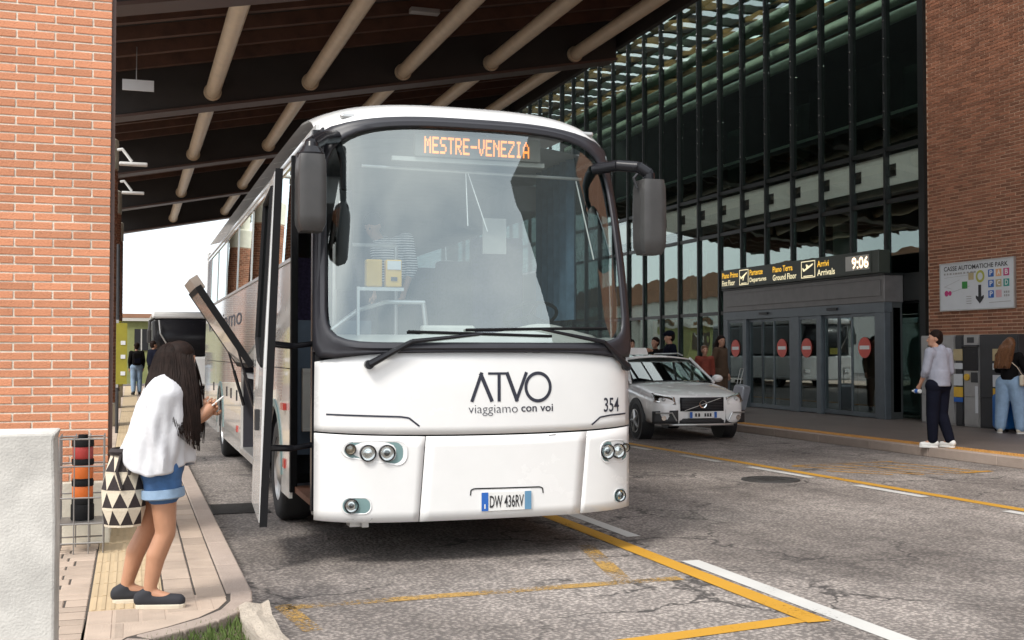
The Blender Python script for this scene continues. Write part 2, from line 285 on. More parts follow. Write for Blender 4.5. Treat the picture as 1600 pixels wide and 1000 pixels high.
# ------------------------------------------------------------------ mesh helpers
class MB:
    def __init__(s): s.v = []; s.f = []; s.m = []
    def add(s, vs, fs, mi=0):
        o = len(s.v); s.v += [tuple(v) for v in vs]; s.f += [tuple(i + o for i in f) for f in fs]; s.m += [mi] * len(fs); return s
    def box(s, x0, x1, y0, y1, z0, z1, mi=0):
        vs = [(x, y, z) for z in (z0, z1) for y in (y0, y1) for x in (x0, x1)]
        return s.add(vs, [(0, 2, 3, 1), (4, 5, 7, 6), (0, 1, 5, 4), (2, 6, 7, 3), (0, 4, 6, 2), (1, 3, 7, 5)], mi)
    def quad(s, a, b, c, d, mi=0): return s.add([a, b, c, d], [(0, 1, 2, 3)], mi)
    def cyl(s, p0, p1, r0, r1=None, n=16, cap=True, mi=0):
        r1 = r0 if r1 is None else r1; p0 = Vector(p0); p1 = Vector(p1); d = (p1 - p0).normalized()
        a = d.orthogonal().normalized(); b = d.cross(a); vs = []
        for p, r in ((p0, r0), (p1, r1)):
            for i in range(n): t = 2 * math.pi * i / n; vs.append(p + (a * math.cos(t) + b * math.sin(t)) * r)
        fs = [(i, (i + 1) % n, n + (i + 1) % n, n + i) for i in range(n)]
        if cap: fs += [tuple(range(n))[::-1], tuple(range(n, 2 * n))]
        return s.add(vs, fs, mi)
    def tube(s, pts, r, n=8, mi=0):
        for a, b in zip(pts, pts[1:]): s.cyl(a, b, r, r, n, True, mi)
        for p in pts[1:-1]: s.ball(p, r, 6, 4, mi)
        return s
    def ball(s, c, r, n=12, k=8, mi=0, sc=(1, 1, 1)):
        vs = [(c[0], c[1], c[2] - r * sc[2])]
        for j in range(1, k):
            a = math.pi * j / k - math.pi / 2
            for i in range(n): t = 2 * math.pi * i / n; vs.append((c[0] + r * sc[0] * math.cos(a) * math.cos(t), c[1] + r * sc[1] * math.cos(a) * math.sin(t), c[2] + r * sc[2] * math.sin(a)))
        vs.append((c[0], c[1], c[2] + r * sc[2])); L = len(vs) - 1; fs = []
        for i in range(n): fs.append((0, 1 + (i + 1) % n, 1 + i)); fs.append((L, L - n + i, L - n + (i + 1) % n))
        for j in range(k - 2):
            for i in range(n): a = 1 + j * n; fs.append((a + i, a + (i + 1) % n, a + n + (i + 1) % n, a + n + i))
        return s.add(vs, fs, mi)
    def capsule(s, p0, p1, r0, r1, n=14):
        s.ball(p0, r0, n, 8); s.ball(p1, r1, n, 8)
        if (Vector(p1) - Vector(p0)).length > 1e-4: s.cyl(p0, p1, r0, r1, n)
        return s
    def prism(s, poly, f0, f1, mi=0):
        """poly: 2-D outline; f0,f1 map (a,b)->3-D for the two caps"""
        n = len(poly); vs = [f0(*q) for q in poly] + [f1(*q) for q in poly]
        fs = [tuple(range(n))[::-1], tuple(range(n, 2 * n))] + [(i, (i + 1) % n, n + (i + 1) % n, n + i) for i in range(n)]
        return s.add(vs, fs, mi)
    def grid(s, fn, us, vs_, mi=0, close=False):
        nu, nv = len(us), len(vs_); pts = [fn(u, v) for v in vs_ for u in us]; fs = []
        for j in range(nv - 1):
            for i in range(nu - 1 + (1 if close else 0)):
                i2 = (i + 1) % nu; fs.append((j * nu + i, j * nu + i2, (j + 1) * nu + i2, (j + 1) * nu + i))
        return s.add(pts, fs, mi)
    def lathe(s, prof, c=(0, 0, 0), axis='z', n=24, mi=0):
        def pt(r, h, t):
            a, b = r * math.cos(t), r * math.sin(t)
            return {'z': (c[0] + a, c[1] + b, c[2] + h), 'y': (c[0] + a, c[1] + h, c[2] + b), 'x': (c[0] + h, c[1] + a, c[2] + b)}[axis]
        vs = [pt(r, h, 2 * math.pi * i / n) for r, h in prof for i in range(n)]; fs = []
        for j in range(len(prof) - 1):
            for i in range(n): fs.append((j * n + i, j * n + (i + 1) % n, (j + 1) * n + (i + 1) % n, (j + 1) * n + i))
        return s.add(vs, fs, mi)
    def mesh(s, name, fix=True):
        me = bpy.data.meshes.new(name); me.from_pydata(s.v, [], s.f); me.update()
        for i, p in enumerate(me.polygons): p.material_index = s.m[i]
        if fix:
            b = bmesh.new(); b.from_mesh(me); bmesh.ops.recalc_face_normals(b, faces=b.faces); b.to_mesh(me); b.free()
        return me
    def build(s, name, mats, parent=None, smooth=False, bevel=0, solid=0, local=False, fix=True):
        if parent is not None and not local:
            o = parent
            while o.parent: o = o.parent
            L = o.location; s.v = [(a - L[0], b - L[1], c - L[2]) for a, b, c in s.v]
        return link(name, s.mesh(name, fix), mats, parent, smooth, bevel, solid)
def link(name, me, mats, parent=None, smooth=False, bevel=0, solid=0):
    if not me.materials:
        for m in (mats if isinstance(mats, (list, tuple)) else [mats]): me.materials.append(M[m] if isinstance(m, str) else m)
    if smooth:
        me.polygons.foreach_set('use_smooth', [True] * len(me.polygons)); me.set_sharp_from_angle(angle=R(38))
    o = bpy.data.objects.new(name, me); COL.objects.link(o)
    if parent is not None: o.parent = parent
    if solid:
        md = o.modifiers.new('thick', 'SOLIDIFY'); md.thickness = abs(solid); md.offset = -1 if solid > 0 else 1
    if bevel:
        md = o.modifiers.new('bevel', 'BEVEL'); md.width = bevel; md.segments = 2; md.limit_method = 'ANGLE'; md.angle_limit = R(40)
    return o
def thing(name, label, cat, loc=(0, 0, 0), rz=0, group=None):
    o = bpy.data.objects.new(name, None); COL.objects.link(o); o.empty_display_size = .1
    o.location = loc; o.rotation_euler = (0, 0, rz); o['label'] = label; o['category'] = cat
    if group: o['group'] = group
    return o
def tag(o, label, cat, group=None):
    o['label'] = label; o['category'] = cat
    if group: o['group'] = group
    return o
def struct(o): o['kind'] = 'structure'; return o
def inst(name, me, loc, parent, rot=(0, 0, 0)):
    o = bpy.data.objects.new(name, me); COL.objects.link(o); o.parent = parent; o.location = loc; o.rotation_euler = rot; return o
_tc = {}
def text2d(body, width=None, height=None, bold=0):
    """2-D verts and faces of a line of lettering, left-bottom at 0,0"""
    k = (body, bold)
    if k not in _tc:
        cu = bpy.data.curves.new('lettering', 'FONT'); cu.body = body; cu.size = 1; cu.offset = bold; cu.resolution_u = 3
        ob = bpy.data.objects.new('lettering', cu); COL.objects.link(ob)
        dg = bpy.context.evaluated_depsgraph_get(); me = bpy.data.meshes.new_from_object(ob.evaluated_get(dg))
        vs = [(v.co.x, v.co.y) for v in me.vertices]; fs = [tuple(p.vertices) for p in me.polygons]
        bpy.data.objects.remove(ob); bpy.data.curves.remove(cu); bpy.data.meshes.remove(me); _tc[k] = (vs, fs)
    vs, fs = _tc[k]
    x0 = min(v[0] for v in vs); x1 = max(v[0] for v in vs); y0 = min(v[1] for v in vs); y1 = max(v[1] for v in vs)
    sx = (width / (x1 - x0)) if width else (height / (y1 - y0)); sy = (height / (y1 - y0)) if height else sx
    return [((a - x0) * sx, (b - y0) * sy) for a, b in vs], fs
def put_text(mb, body, fn, width=None, height=None, bold=0, mi=0):
    vs, fs = text2d(body, width, height, bold); mb.add([fn(a, b) for a, b in vs], fs, mi)
def fused(name, mb, voxel, m, parent, it=4, extra=None, local=True):
    """melt overlapping closed shapes into one continuous skin"""
    me0 = mb.mesh('tmp', True); ob = bpy.data.objects.new('tmp', me0); COL.objects.link(ob)
    md = ob.modifiers.new('r', 'REMESH'); md.mode = 'VOXEL'; md.voxel_size = voxel; md.use_smooth_shade = True
    if it: sm = ob.modifiers.new('s', 'SMOOTH'); sm.iterations = it; sm.factor = .5
    dg = bpy.context.evaluated_depsgraph_get(); me = bpy.data.meshes.new_from_object(ob.evaluated_get(dg))
    bpy.data.objects.remove(ob); bpy.data.meshes.remove(me0)
    me.materials.clear(); me.name = name
    if extra:
        b = bmesh.new(); b.from_mesh(me); t = extra.mesh('tmp2'); b.from_mesh(t); b.to_mesh(me); b.free(); bpy.data.meshes.remove(t)
    for p in me.polygons: p.use_smooth = True
    me.materials.append(M[m])
    o = bpy.data.objects.new(name, me); COL.objects.link(o); o.parent = parent; return o

# ================================================================== SETTING
# ---- ground
g = MB().quad((-1200, -1200, 0), (1200, -1200, 0), (1200, 1200, 0), (-1200, 1200, 0)).build('road', 'asphalt'); struct(g)
g['label'] = 'worn grey asphalt road of the bus bay'
def marking(name, quads, m, z=.004):
    mb = MB()
    for q in quads: mb.quad(*[(a, b, z) for a, b in q])
    o = mb.build(name, m, fix=False); o.parent = g; return o
def strip(x0, y0, x1, y1, wd):
    d = Vector((x1 - x0, y1 - y0)).normalized(); nrm = Vector((d.y, -d.x)) * wd / 2
    return [(x0 - nrm.x, y0 - nrm.y), (x0 + nrm.x, y0 + nrm.y), (x1 + nrm.x, y1 + nrm.y), (x1 - nrm.x, y1 - nrm.y)]
marking('bay_line_yellow', [strip(3.93, 6.02, 3.93, 15.5, .16)], 'paint_yellow', .006)
marking('bay_end_line_yellow', [strip(1.2, 5.72, 3.85, 6.12, .15)], 'paint_yellow')
marking('lane_line_white', [strip(4.13, 4.2, 4.13, 8.1, .15)], 'paint_white')
marking('lane_line_white', [strip(4.2, 9.3, 4.2, 13.2, .13)], 'paint_white')
marking('bay_line_faded', [strip(.95, 7.42, 3.75, 7.50, .13)], 'paint_faded')
marking('bay_line_faded', [strip(1.02, 6.75, .93, 7.5, .12)], 'paint_faded')
marking('bay_line_faded', [strip(3.3, 7.45, 3.62, 9.0, .14)], 'paint_faded', .005)
marking('edge_line_yellow', [strip(8.34, 20.0, 8.70, 9.4, .16), strip(8.70, 9.4, 8.8, 5, .16)], 'paint_yellow')
for a, b in ((19.6, 18.7), (18.1, 17.4), (16.3, 15.2), (14.4, 12.9), (12.0, 10.8), (9.6, 8.4)):
    xa = 8.13 + (18 - a) * .040; xb = 8.13 + (18 - b) * .040
    marking('edge_dash_white', [strip(xa, a, xb, b, .13)], 'paint_white', .006)
for i, (a, b, c, d) in enumerate([(8.9, 14.3, 9.95, 12.78), (9.3, 14.4, 10.2, 12.7), (9.75, 14.3, 10.5, 12.72), (10.2, 14.2, 10.75, 12.75), (10.6, 14.4, 10.95, 12.85), (9.0, 13.6, 9.55, 12.9), (8.95, 14.35, 10.7, 14.45)]):
    marking('hatch_line_yellow', [strip(a, b, c, d, .075)], 'paint_hatch')
marking('hatch_line_yellow', [strip(10.55, 12.78, 11.1, 12.86, .11)], 'paint_hatch', .006)
mh = MB().lathe([(0, .012), (.27, .012), (.275, .009), (.30, .009), (.30, .014), (.36, .014), (.37, 0)], (7.7, 12.87, 0), n=40)
for i in range(-3, 4):
    for j in range(-3, 4):
        if i * i + j * j < 9: mb_ = mh.box(7.7 + i * .07 - .022, 7.7 + i * .07 + .022, 12.87 + j * .07 - .022, 12.87 + j * .07 + .022, .011, .018)
tag(mh.build('manhole_cover', 'manhole'), 'round dark iron manhole cover in the asphalt lane', 'manhole cover')
dr = MB()
for i in range(11): dr.box(.80, 1.32, 11.86 + i * .07, 11.895 + i * .07, .002, .012)
dr.box(.77, .80, 11.83, 12.63, .002, .013).box(1.32, 1.35, 11.83, 12.63, .002, .013)
tag(dr.build('drain_grate', 'manhole'), 'slotted iron drain grate in the asphalt beside the open coach door', 'drain grate')

# ---- left pavement: bed, kerb stones, pavers, tactile slabs
outline = [(-4.0, 4.0), (-.25, 4.0), (-.05, 5.6), (.12, 6.28), (.40, 6.55), (.60, 6.88), (.70, 7.3), (.72, 55), (-4.0, 55)]
pv = MB().prism(outline, lambda a, b: (a, b, 0), lambda a, b: (a, b, .1360)).build('left_pavement', 'paver_joint'); struct(pv)
pv['label'] = 'paved footway beside the coach'
KX = .565
y = 7.3
while y < 53:
    ln = .98 if y < 30 else 3.9
    MB().box(KX, .723, y + .004, y + ln - .004, .0, .143).build('kerb_stone', 'stone_kerb', pv, bevel=.012); y += ln
# rounded corner kerb
cpts = [(.72, 7.296), (.70, 7.05), (.62, 6.80), (.47, 6.58), (.28, 6.40), (.11, 6.27), (-.04, 5.95), (-.12, 5.5), (-.2, 4.6)]
for a, b in zip(cpts, cpts[1:]):
    A = Vector((*a, 0)); B = Vector((*b, 0)); d = (B - A).normalized(); nn = Vector((-d.y, d.x, 0)) * -.13
    q = [A + d * .003, B - d * .003, B - d * .003 + nn, A + d * .003 + nn]
    MB().add([(p.x, p.y, 0) for p in q] + [(p.x, p.y, .143) for p in q], [(0, 1, 2, 3), (4, 5, 6, 7), (0, 1, 5, 4), (1, 2, 6, 5), (2, 3, 7, 6), (3, 0, 4, 7)]).build('kerb_stone', 'stone_kerb', pv, bevel=.01)
def paver_mesh(w_, l_, nm, mt='paver'):
    b = MB().box(-w_ / 2, w_ / 2, -l_ / 2, l_ / 2, -.02, .012)
    me = b.mesh(nm); bm = bmesh.new(); bm.from_mesh(me)
    bmesh.ops.bevel(bm, geom=[e for e in bm.edges if all(v.co.z > 0 for v in e.verts)], offset=.006, segments=1, affect='EDGES'); bm.to_mesh(me); bm.free()
    me.materials.append(M[mt]); return me
def inside(x, y):
    # right boundary of the paved area (inside the kerb)
    if y > 7.3: return x < KX
    pts = [(-.33, 4.6), (-.25, 5.5), (-.17, 5.95), (.0, 6.36), (.20, 6.52), (.38, 6.70), (.50, 6.90), (.562, 7.1), (KX, 7.3)]
    for (xa, ya), (xb, yb) in zip(pts, pts[1:]):
        if ya <= y <= yb: return x < xa + (xb - xa) * (y - ya) / (yb - ya)
    return x < -.3
pmesh = {}
def clip_paver(x0, x1, y0, y1, nm='paver', mt='paver'):
    xs = [x0, x1]
    cx, cy = (x0 + x1) / 2, (y0 + y1) / 2
    if not inside(x0 + .03, cy): return
    for yy in (y0, y1):
        while xs[1] > x0 + .05 and not inside(xs[1] - .004, yy): xs[1] -= .01
    wd = round(xs[1] - x0 - .010, 3); ln = round(y1 - y0 - .020, 3)
    if wd < .04: return
    k = (wd, ln, mt)
    if k not in pmesh: pmesh[k] = paver_mesh(wd, ln, nm, mt)
    inst(nm, pmesh[k], (x0 + wd / 2 + .005, cy, .129 + random.uniform(-.0015, .0015)), pv, (random.uniform(-.004, .004), random.uniform(-.004, .004), 0))
YE = 15.4
# big tiles right of the tactile strip and left of it
y = 5.5; r_ = 0
while y < YE:
    for x0, x1 in ((.20, .385), (.385, .565)): clip_paver(x0, x1, y, y + .34)
    for i in range(5):
        x1 = -.225 - i * .235 + (0 if i == 0 else (.10 if r_ % 2 else 0)); x0 = -.225 - (i + 1) * .235 + (.10 if r_ % 2 else 0)
        if y < 9.2: clip_paver(x0, x1, y, y + .2 if r_ % 2 else y + .2)
    if y < 9.2:
        for i in range(5):
            x1 = -.225 - i * .235 + (0 if i == 0 else .05); x0 = -.225 - (i + 1) * .235 + .05
            clip_paver(x0, x1, y + .2, y + .34)
    y += .34; r_ += 1
# tactile slabs
def tact_mesh(w_, l_, ribs, mt, nm):
    b = MB().box(-w_ / 2, w_ / 2, -l_ / 2, l_ / 2, -.02, .011)
    for i in range(ribs):
        x = -w_ / 2 + (i + .5) * w_ / ribs; b.box(x - .011, x + .011, -l_ / 2 + .006, l_ / 2 - .006, .0112, .0155)
    me = b.mesh(nm); me.materials.append(M[mt]); return me
tm = tact_mesh(.412, .392, 8, 'tactile', 'tactile_slab')
y = 7.04
while y < 30:
    inst('tactile_slab', tm, (-.012, y + .2, .129), pv); y += .4
for i in range(4):
    for j in range(3):
        clip_paver(-.222 + j * .142, -.222 + (j + 1) * .142, 5.62 + i * .355, 5.62 + (i + 1) * .355)
# far part of the pavement
MB().box(.2, KX - .004, YE + .15, 53, .12, .139).build('pavement_slab', 'paver', pv)
MB().box(-4.0, -.225, 9.25, 53, .12, .139).build('pavement_slab', 'paver', pv)
MB().box(-.222, .195, 30.5, 53, .12, .139).build('pavement_slab', 'tactile', pv)
MB().prism([(-.22, 5.3), (-.26, 5.5), (-.18, 5.95), (-.01, 6.36), (.19, 6.52), (.37, 6.70), (.49, 6.90), (.552, 7.1), (.555, 7.4), (-.22, 7.04)], lambda a, b: (a, b, .10), lambda a, b: (a, b, .1383)).build('corner_fill', 'paver', pv)
# ---- verge at the corner: soil, grass, stone block
so = MB().prism([(-.1, 5.3), (.72, 5.3), (.72, 6.90), (.66, 6.8), (.49, 6.56), (.30, 6.38), (.13, 6.24), (-.02, 5.9)], lambda a, b: (a, b, 0), lambda a, b: (a, b, .085)).build('verge_soil', 'soil'); struct(so)
gm = MB()
for i in range(3800):
    x = random.uniform(.0, .64); y = random.uniform(5.4, 6.85)
    if (inside(x - .12, y) and x < .55) or random.random() < .25: continue
    if inside(x - .03, y): continue
    h = random.uniform(.025, .085); a = random.uniform(0, 6.28); wd = random.uniform(.003, .006); lx, ly = random.uniform(-.03, .03), random.uniform(-.03, .03)
    ca, sa = math.cos(a) * wd, math.sin(a) * wd
    gm.add([(x - ca, y - sa, .08), (x + ca, y + sa, .08), (x + lx * .5 + ca * .6, y + ly * .5 + sa * .6, .08 + h * .6), (x + lx, y + ly, .08 + h)], [(0, 1, 2), (0, 2, 3)])
go = gm.build('grass', 'grass', fix=False); go['kind'] = 'stuff'; go['label'] = 'tuft of green grass at the pavement corner'; go['category'] = 'grass'
sb = MB()
sb.grid(lambda u, v: (.60 + u * .17 + .012 * math.sin(v * 7), 5.5 + v * 1.42, .16 + .012 * math.sin(u * 9 + v * 5) + .008 * math.sin(v * 23)), [i / 4 for i in range(5)], [i / 12 for i in range(13)])
n0 = len(sb.v)
sb.v += [(a, b, 0.0) for a, b, c in sb.v]
def rim(nu, nv): return [i for i in range(nu)] + [j * nu + nu - 1 for j in range(1, nv)] + [(nv - 1) * nu + i for i in range(nu - 2, -1, -1)] + [j * nu for j in range(nv - 2, 0, -1)]
rr_ = rim(5, 13)
for a, b in zip(rr_, rr_[1:] + rr_[:1]): sb.f.append((a, b, b + n0, a + n0)); sb.m.append(0)
tag(sb.build('stone_kerb_block', 'stone_block', smooth=True), 'rough pale stone kerb block beside the grass at the road edge', 'kerb block')

# ---- right pavement in front of the terminal
rp = MB().box(11.9, 17, 3, 62, 0, .14).build('right_pavement', 'pavement_dark'); struct(rp); rp['label'] = 'dark paved footway in front of the terminal doors'
y = 3
while y < 60:
    MB().box(11.72, 11.897, y + .004, y + 1.49, 0, .146).build('kerb_stone', 'stone_kerb', rp, bevel=.01); y += 1.494
def tact_dots(w_, l_):
    b = MB().box(-w_ / 2, w_ / 2, -l_ / 2, l_ / 2, -.02, .004)
    for i in range(5):
        for j in range(6):
            x = -w_ / 2 + (i + .5) * w_ / 5; yy = -l_ / 2 + (j + .5) * l_ / 6; b.box(x - .016, x + .016, yy - .016, yy + .016, .0041, .009)
    me = b.mesh('tactile_slab'); me.materials.append(M['tactile_yellow']); return me
td = tact_dots(.30, .392); y = 8
while y < 44: inst('tactile_slab', td, (12.08, y, .1405), rp); y += .4

# ---- left brick pillar (bricks one by one)
PX0, PX1, PY0, PY1 = -1.27, -.165, 9.5, 10.75
pil = thing('brick_pillar', 'large square orange brick pillar at the left edge of the pavement', 'pillar', ((PX0 + PX1) / 2, (PY0 + PY1) / 2, .14))
MB().box(PX0 + .003, PX1 - .003, PY0 + .0035, PY1 - .003, .55, 6.9).build('mortar_core', 'mortar', pil)
MB().box(PX0 - .02, PX1 + .02, PY0 - .02, PY1 + .02, .14, .62).build('plaster_base', 'plaster', pil, bevel=.01)
CH, BL = .0667, .275
bcache = {}
def brick_mesh(l_, d_, h_, mt, k=0):
    key = (round(l_, 3), round(d_, 3), mt, k)
    if key not in bcache:
        b = MB().box(-l_ / 2, l_ / 2, -d_ / 2, d_ / 2, -h_ / 2, h_ / 2); me = b.mesh('brick'); bm = bmesh.new(); bm.from_mesh(me)
        bmesh.ops.bevel(bm, geom=bm.edges[:], offset=.0025, segments=1, affect='EDGES')
        rs = random.Random(k * 31 + 5)
        for v in bm.verts: v.co += Vector((rs.uniform(-1, 1), 0, rs.uniform(-1, 1))) * .0012
        bm.to_mesh(me); bm.free(); me.materials.append(M[mt]); bcache[key] = me
    return bcache[key]
row = 0; z = .655; cnt = 0
sidemb = MB()
while z < 6.85:
    off = 0 if row % 2 else BL / 2
    x1 = PX1
    segs = []
    first = BL * (.5 if row % 2 else 1.0)
    segs.append((x1 - first + .0065, x1)); x = x1 - first
    while x > PX0 + .05:
        xx = max(PX0, x - BL); segs.append((xx + .0065, x - .0065)); x -= BL
    for a, b in segs:
        l_ = b - a
        if z < 4.62:
            o = inst('brick', brick_mesh(l_, .05, CH - .0135, 'brick', random.randint(0, 3)), ((a + b) / 2 - pil.location.x, PY0 + .022 - pil.location.y + random.uniform(-.002, .002), z - pil.location.z), pil); cnt += 1
        else: sidemb.box(a, b, PY0 - .002, PY0 + .05, z - CH / 2 + .006, z + CH / 2 - .006)
    # bricks round the other faces
    yy = PY0 + .055
    while yy < PY1 - .05:
        l_ = min(BL, PY1 - yy)
        sidemb.box(PX1 - .03, PX1, yy, yy + l_ - .01, z - CH / 2 + .006, z + CH / 2 - .006)
        sidemb.box(PX0, PX0 + .03, yy, yy + l_ - .01, z - CH / 2 + .006, z + CH / 2 - .006); yy += BL
    x = PX0 + .04
    while x < PX1 - .06:
        sidemb.box(x, min(x + BL - .01, PX1 - .035), PY1 - .03, PY1, z - CH / 2 + .006, z + CH / 2 - .006); x += BL
    z += CH; row += 1
so_ = sidemb.build('bricks_of_other_faces', 'brick', pil, fix=False); so_['kind'] = 'stuff'
MB().box(PX1 + .002, PX1 + .03, PY0 + .02, PY0 + .09, .64, 6.9).build('corner_strip', 'brown_metal', pil)
# ---- round brick columns under the canopy
def column(Y, label):
    t = thing('brick_column', label, 'column', (-.72, Y, .14), 0, 'round brick columns carrying the canopy')
    MB().lathe([(0, 0), (.47, 0), (.47, .44), (.44, .46), (.44, .47)], (-.72, Y, .14), n=32).build('plaster_base', 'plaster', t, smooth=True)
    MB().lathe([(.425, .45), (.425, 5.17)], (-.72, Y, .14), n=32).build('mortar_core', 'mortar_brown', t, smooth=True)
    b = MB(); z = .64; row = 0; nb = 18
    while z < 5.27:
        for i in range(nb):
            a0 = (i + (.5 if row % 2 else 0)) * 2 * math.pi / nb + .02; a1 = a0 + 2 * math.pi / nb - .04; vs = []
            for rr in (.41, .44):
                for a in (a0, a1):
                    for zz in (z - .027, z + .027): vs.append((-.72 + rr * math.cos(a), Y + rr * math.sin(a), zz))
            b.add(vs, [(4, 6, 7, 5), (0, 4, 5, 1), (2, 3, 7, 6), (1, 5, 7, 3), (0, 2, 6, 4)])
        z += .0667; row += 1
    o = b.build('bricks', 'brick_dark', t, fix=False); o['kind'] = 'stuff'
    MB().lathe([(0, 5.17), (.45, 5.17), (.45, 5.75), (.41, 5.78), (.2, 5.80), (.2, 6.3), (0, 6.3)], (-.72, Y, .14), n=32).build('capital', 'plaster', t, smooth=True)
    MB().box(-.92, -.52, Y - .1, Y + .1, 6.40, 6.75).build('bearing', 'beam_dark', t)
column(24.6, 'round brick column with white capital just behind the big square pillar')
column(16.7, 'round brick column mirrored in the coach side windows, hidden behind the square pillar')
column(32.5, 'round brick column farther along the footway under the canopy')
column(40.4, 'farthest round brick column near the end of the canopy')

# ---- canopy
CX0, CX1, CY0, CY1 = -.95, 10.7, 11.0, 58.0  # stretch past the last beam is added unseen to hide sky mirrored in glazing
def sofz(x): return 7.42 + .187 * (x + .23)
def botz(x): return 6.44 + .187 * (x + .23)
can = thing('station_canopy', 'dark timber canopy with cream tubes sloping up over the coach bay', 'canopy', (4.5, 30, 6))
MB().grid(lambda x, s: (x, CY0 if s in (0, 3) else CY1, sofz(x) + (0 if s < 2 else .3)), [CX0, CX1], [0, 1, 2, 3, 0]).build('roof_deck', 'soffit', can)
MB().box(CX0 - .06, CX0, CY0, CY1, 7.2, 7.6).box(CX1, CX1 + .12, CY0, CY1, sofz(CX1) - .75, sofz(CX1) + 4.2).build('edge_fascia', 'beam_dark', can)
MB().prism([(CX0, botz(CX0) + .3), (CX1, botz(CX1) + .3), (CX1, sofz(CX1) + .35), (CX0, sofz(CX0) + .35)], lambda a, b: (a, CY0 - .12, b), lambda a, b: (a, CY0, b)).build('edge_fascia', 'beam_dark', can)
for Y in (16.7, 24.6, 32.5, 40.4, 48.3):
    MB().prism([(CX0, botz(CX0)), (CX1, botz(CX1)), (CX1, sofz(CX1)), (CX0, sofz(CX0))], lambda a, b: (a, Y, b), lambda a, b: (a, Y + .42, b)).build('beam', 'beam_dark', can, bevel=.02)
    MB().prism([(CX0, botz(CX0) - .06), (CX1, botz(CX1) - .06), (CX1, botz(CX1) - .004), (CX0, botz(CX0) - .004)], lambda a, b: (a, Y - .07, b), lambda a, b: (a, Y + .49, b)).build('beam_flange', 'brown_metal', can)
y = CY0 + .4; k = 0
while y < CY1 - .3:
    if min(abs(y - Y - .2) for Y in (16.7, 24.6, 32.5, 40.4, 48.3)) > .38:
        MB().prism([(CX0, sofz(CX0) - .24), (CX1, sofz(CX1) - .24), (CX1, sofz(CX1) - .002), (CX0, sofz(CX0) - .002)], lambda a, b: (a, y, b), lambda a, b: (a, y + .14, b)).build('joist', 'joist', can)
    y += 1.13
bays = [CY0, 16.7, 24.6, 32.5, 40.4, 48.3]
for i in range(5):
    x = 1.56 + i * 2.02
    zc = 7.02 + .18 * (x - 1.56)
    for a, b in zip(bays, bays[1:]):
        t_ = MB().cyl((x, a + (.424 if a != CY0 else .02), zc), (x, b - .002, zc), .152, n=28).build('tube', 'tube_cream', can, smooth=True)
        MB().lathe([(.153, -.08), (.182, -.08), (.182, -.004)], (x, b, zc), 'y', 28).build('collar', 'tube_cream', t_, smooth=True)
for (x, Y, zz) in ((5.2, 21.0, 8.0), (8.1, 20.2, 8.55)):
    MB().box(x - .28, x + .28, Y - .1, Y + .1, zz, zz + .09).build('lamp_housing', 'machine_grey', can, bevel=.01)
# upper roof between canopy and terminal, and over the hall
up = thing('upper_roof', 'dark high roof between the canopy and the glazed terminal front', 'roof', (13.5, 30, 12))
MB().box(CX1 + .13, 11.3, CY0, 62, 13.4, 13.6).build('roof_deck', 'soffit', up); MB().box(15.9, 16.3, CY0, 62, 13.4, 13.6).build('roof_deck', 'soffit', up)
for k in range(34): MB().box(11.302, 15.898, CY0 + k * 1.5, CY0 + k * 1.5 + .22, 13.35, 13.6).build('skylight_bar', 'beam_dark', up)
for k in range(3): MB().box(12.35 + k * 1.15, 12.47 + k * 1.15, CY0 + .3, 61.9, 13.2, 13.34).build('skylight_rail', 'beam_dark', up)
# ---- terminal
FX = 16.4
ter = thing('terminal_building', 'terminal with tall dark glazed front and brick side wall', 'building', (FX, 30, .14))
FY0, FY1, FZ1 = 20.95, 60.0, 13.3
ms = [FY0 + 1.31 * i for i in range(30)]
zr = [.14, 2.75, 5.05, 6.25, 13.3]
mullme = MB().box(-.08, .09, -.034, .034, .0, FZ1 - .14); mullme = mullme.mesh('mullion'); mullme.materials.append(M['mullion'])
for yv in ms: inst('mullion', mullme, (0, yv - 30, 0), ter)
MB().box(FX - .2, FX + .2, FY0 - .24, FY0 - .05, .14, FZ1).build('corner_post', 'mullion', ter)
for i, zv in enumerate(zr[1:-1]):
    MB().box(FX - .05, FX + .06, FY0 - .04, FY1 - .3, zv - .05, zv + .05).build('transom', 'mullion', ter)
bl = MB()
for yv in ms:
    for zz in [6.7 + .42 * i for i in range(15)]: bl.cyl((FX - .088, yv - .0, zz), (FX - .081, yv, zz), .028, n=8)
o = bl.build('bolts', 'chrome', ter, fix=False); o['kind'] = 'stuff'
pcache = {}
for i in range(len(ms) - 1):
    for j in range(4):
        za, zb = zr[j] + .05, zr[j + 1] - .05
        if j == 0 and 21.3 < ms[i] < 28.2: continue
        if j == 0: za = .16
        k = j
        if k not in pcache:
            me = MB().box(-.006, .006, -.608, .608, za - .14, zb - .14).mesh('pane'); me.materials.append(M['g_spandrel' if j == 2 else 'g_facade']); pcache[k] = me
        inst('pane', pcache[k], (0, ms[i] + .655 - 30, 0), ter, (0, random.uniform(-.002, .002), random.uniform(-.004, .004)))
sp = MB().box(.03, .05, -.50, .60, 5.42 - .14, 6.12 - .14).mesh('spandrel_panel'); sp.materials.append(M['spandrel'])
br = MB().box(.012, .029, .36, .60, 5.62 - .14, 5.9 - .14).mesh('bracket'); br.materials.append(M['mullion'])
for i in range(len(ms) - 1):
    q = inst('spandrel_panel', sp, (0, ms[i] + .655 - 30, 0), ter); inst('bracket', br, (0, 0, 0), q)
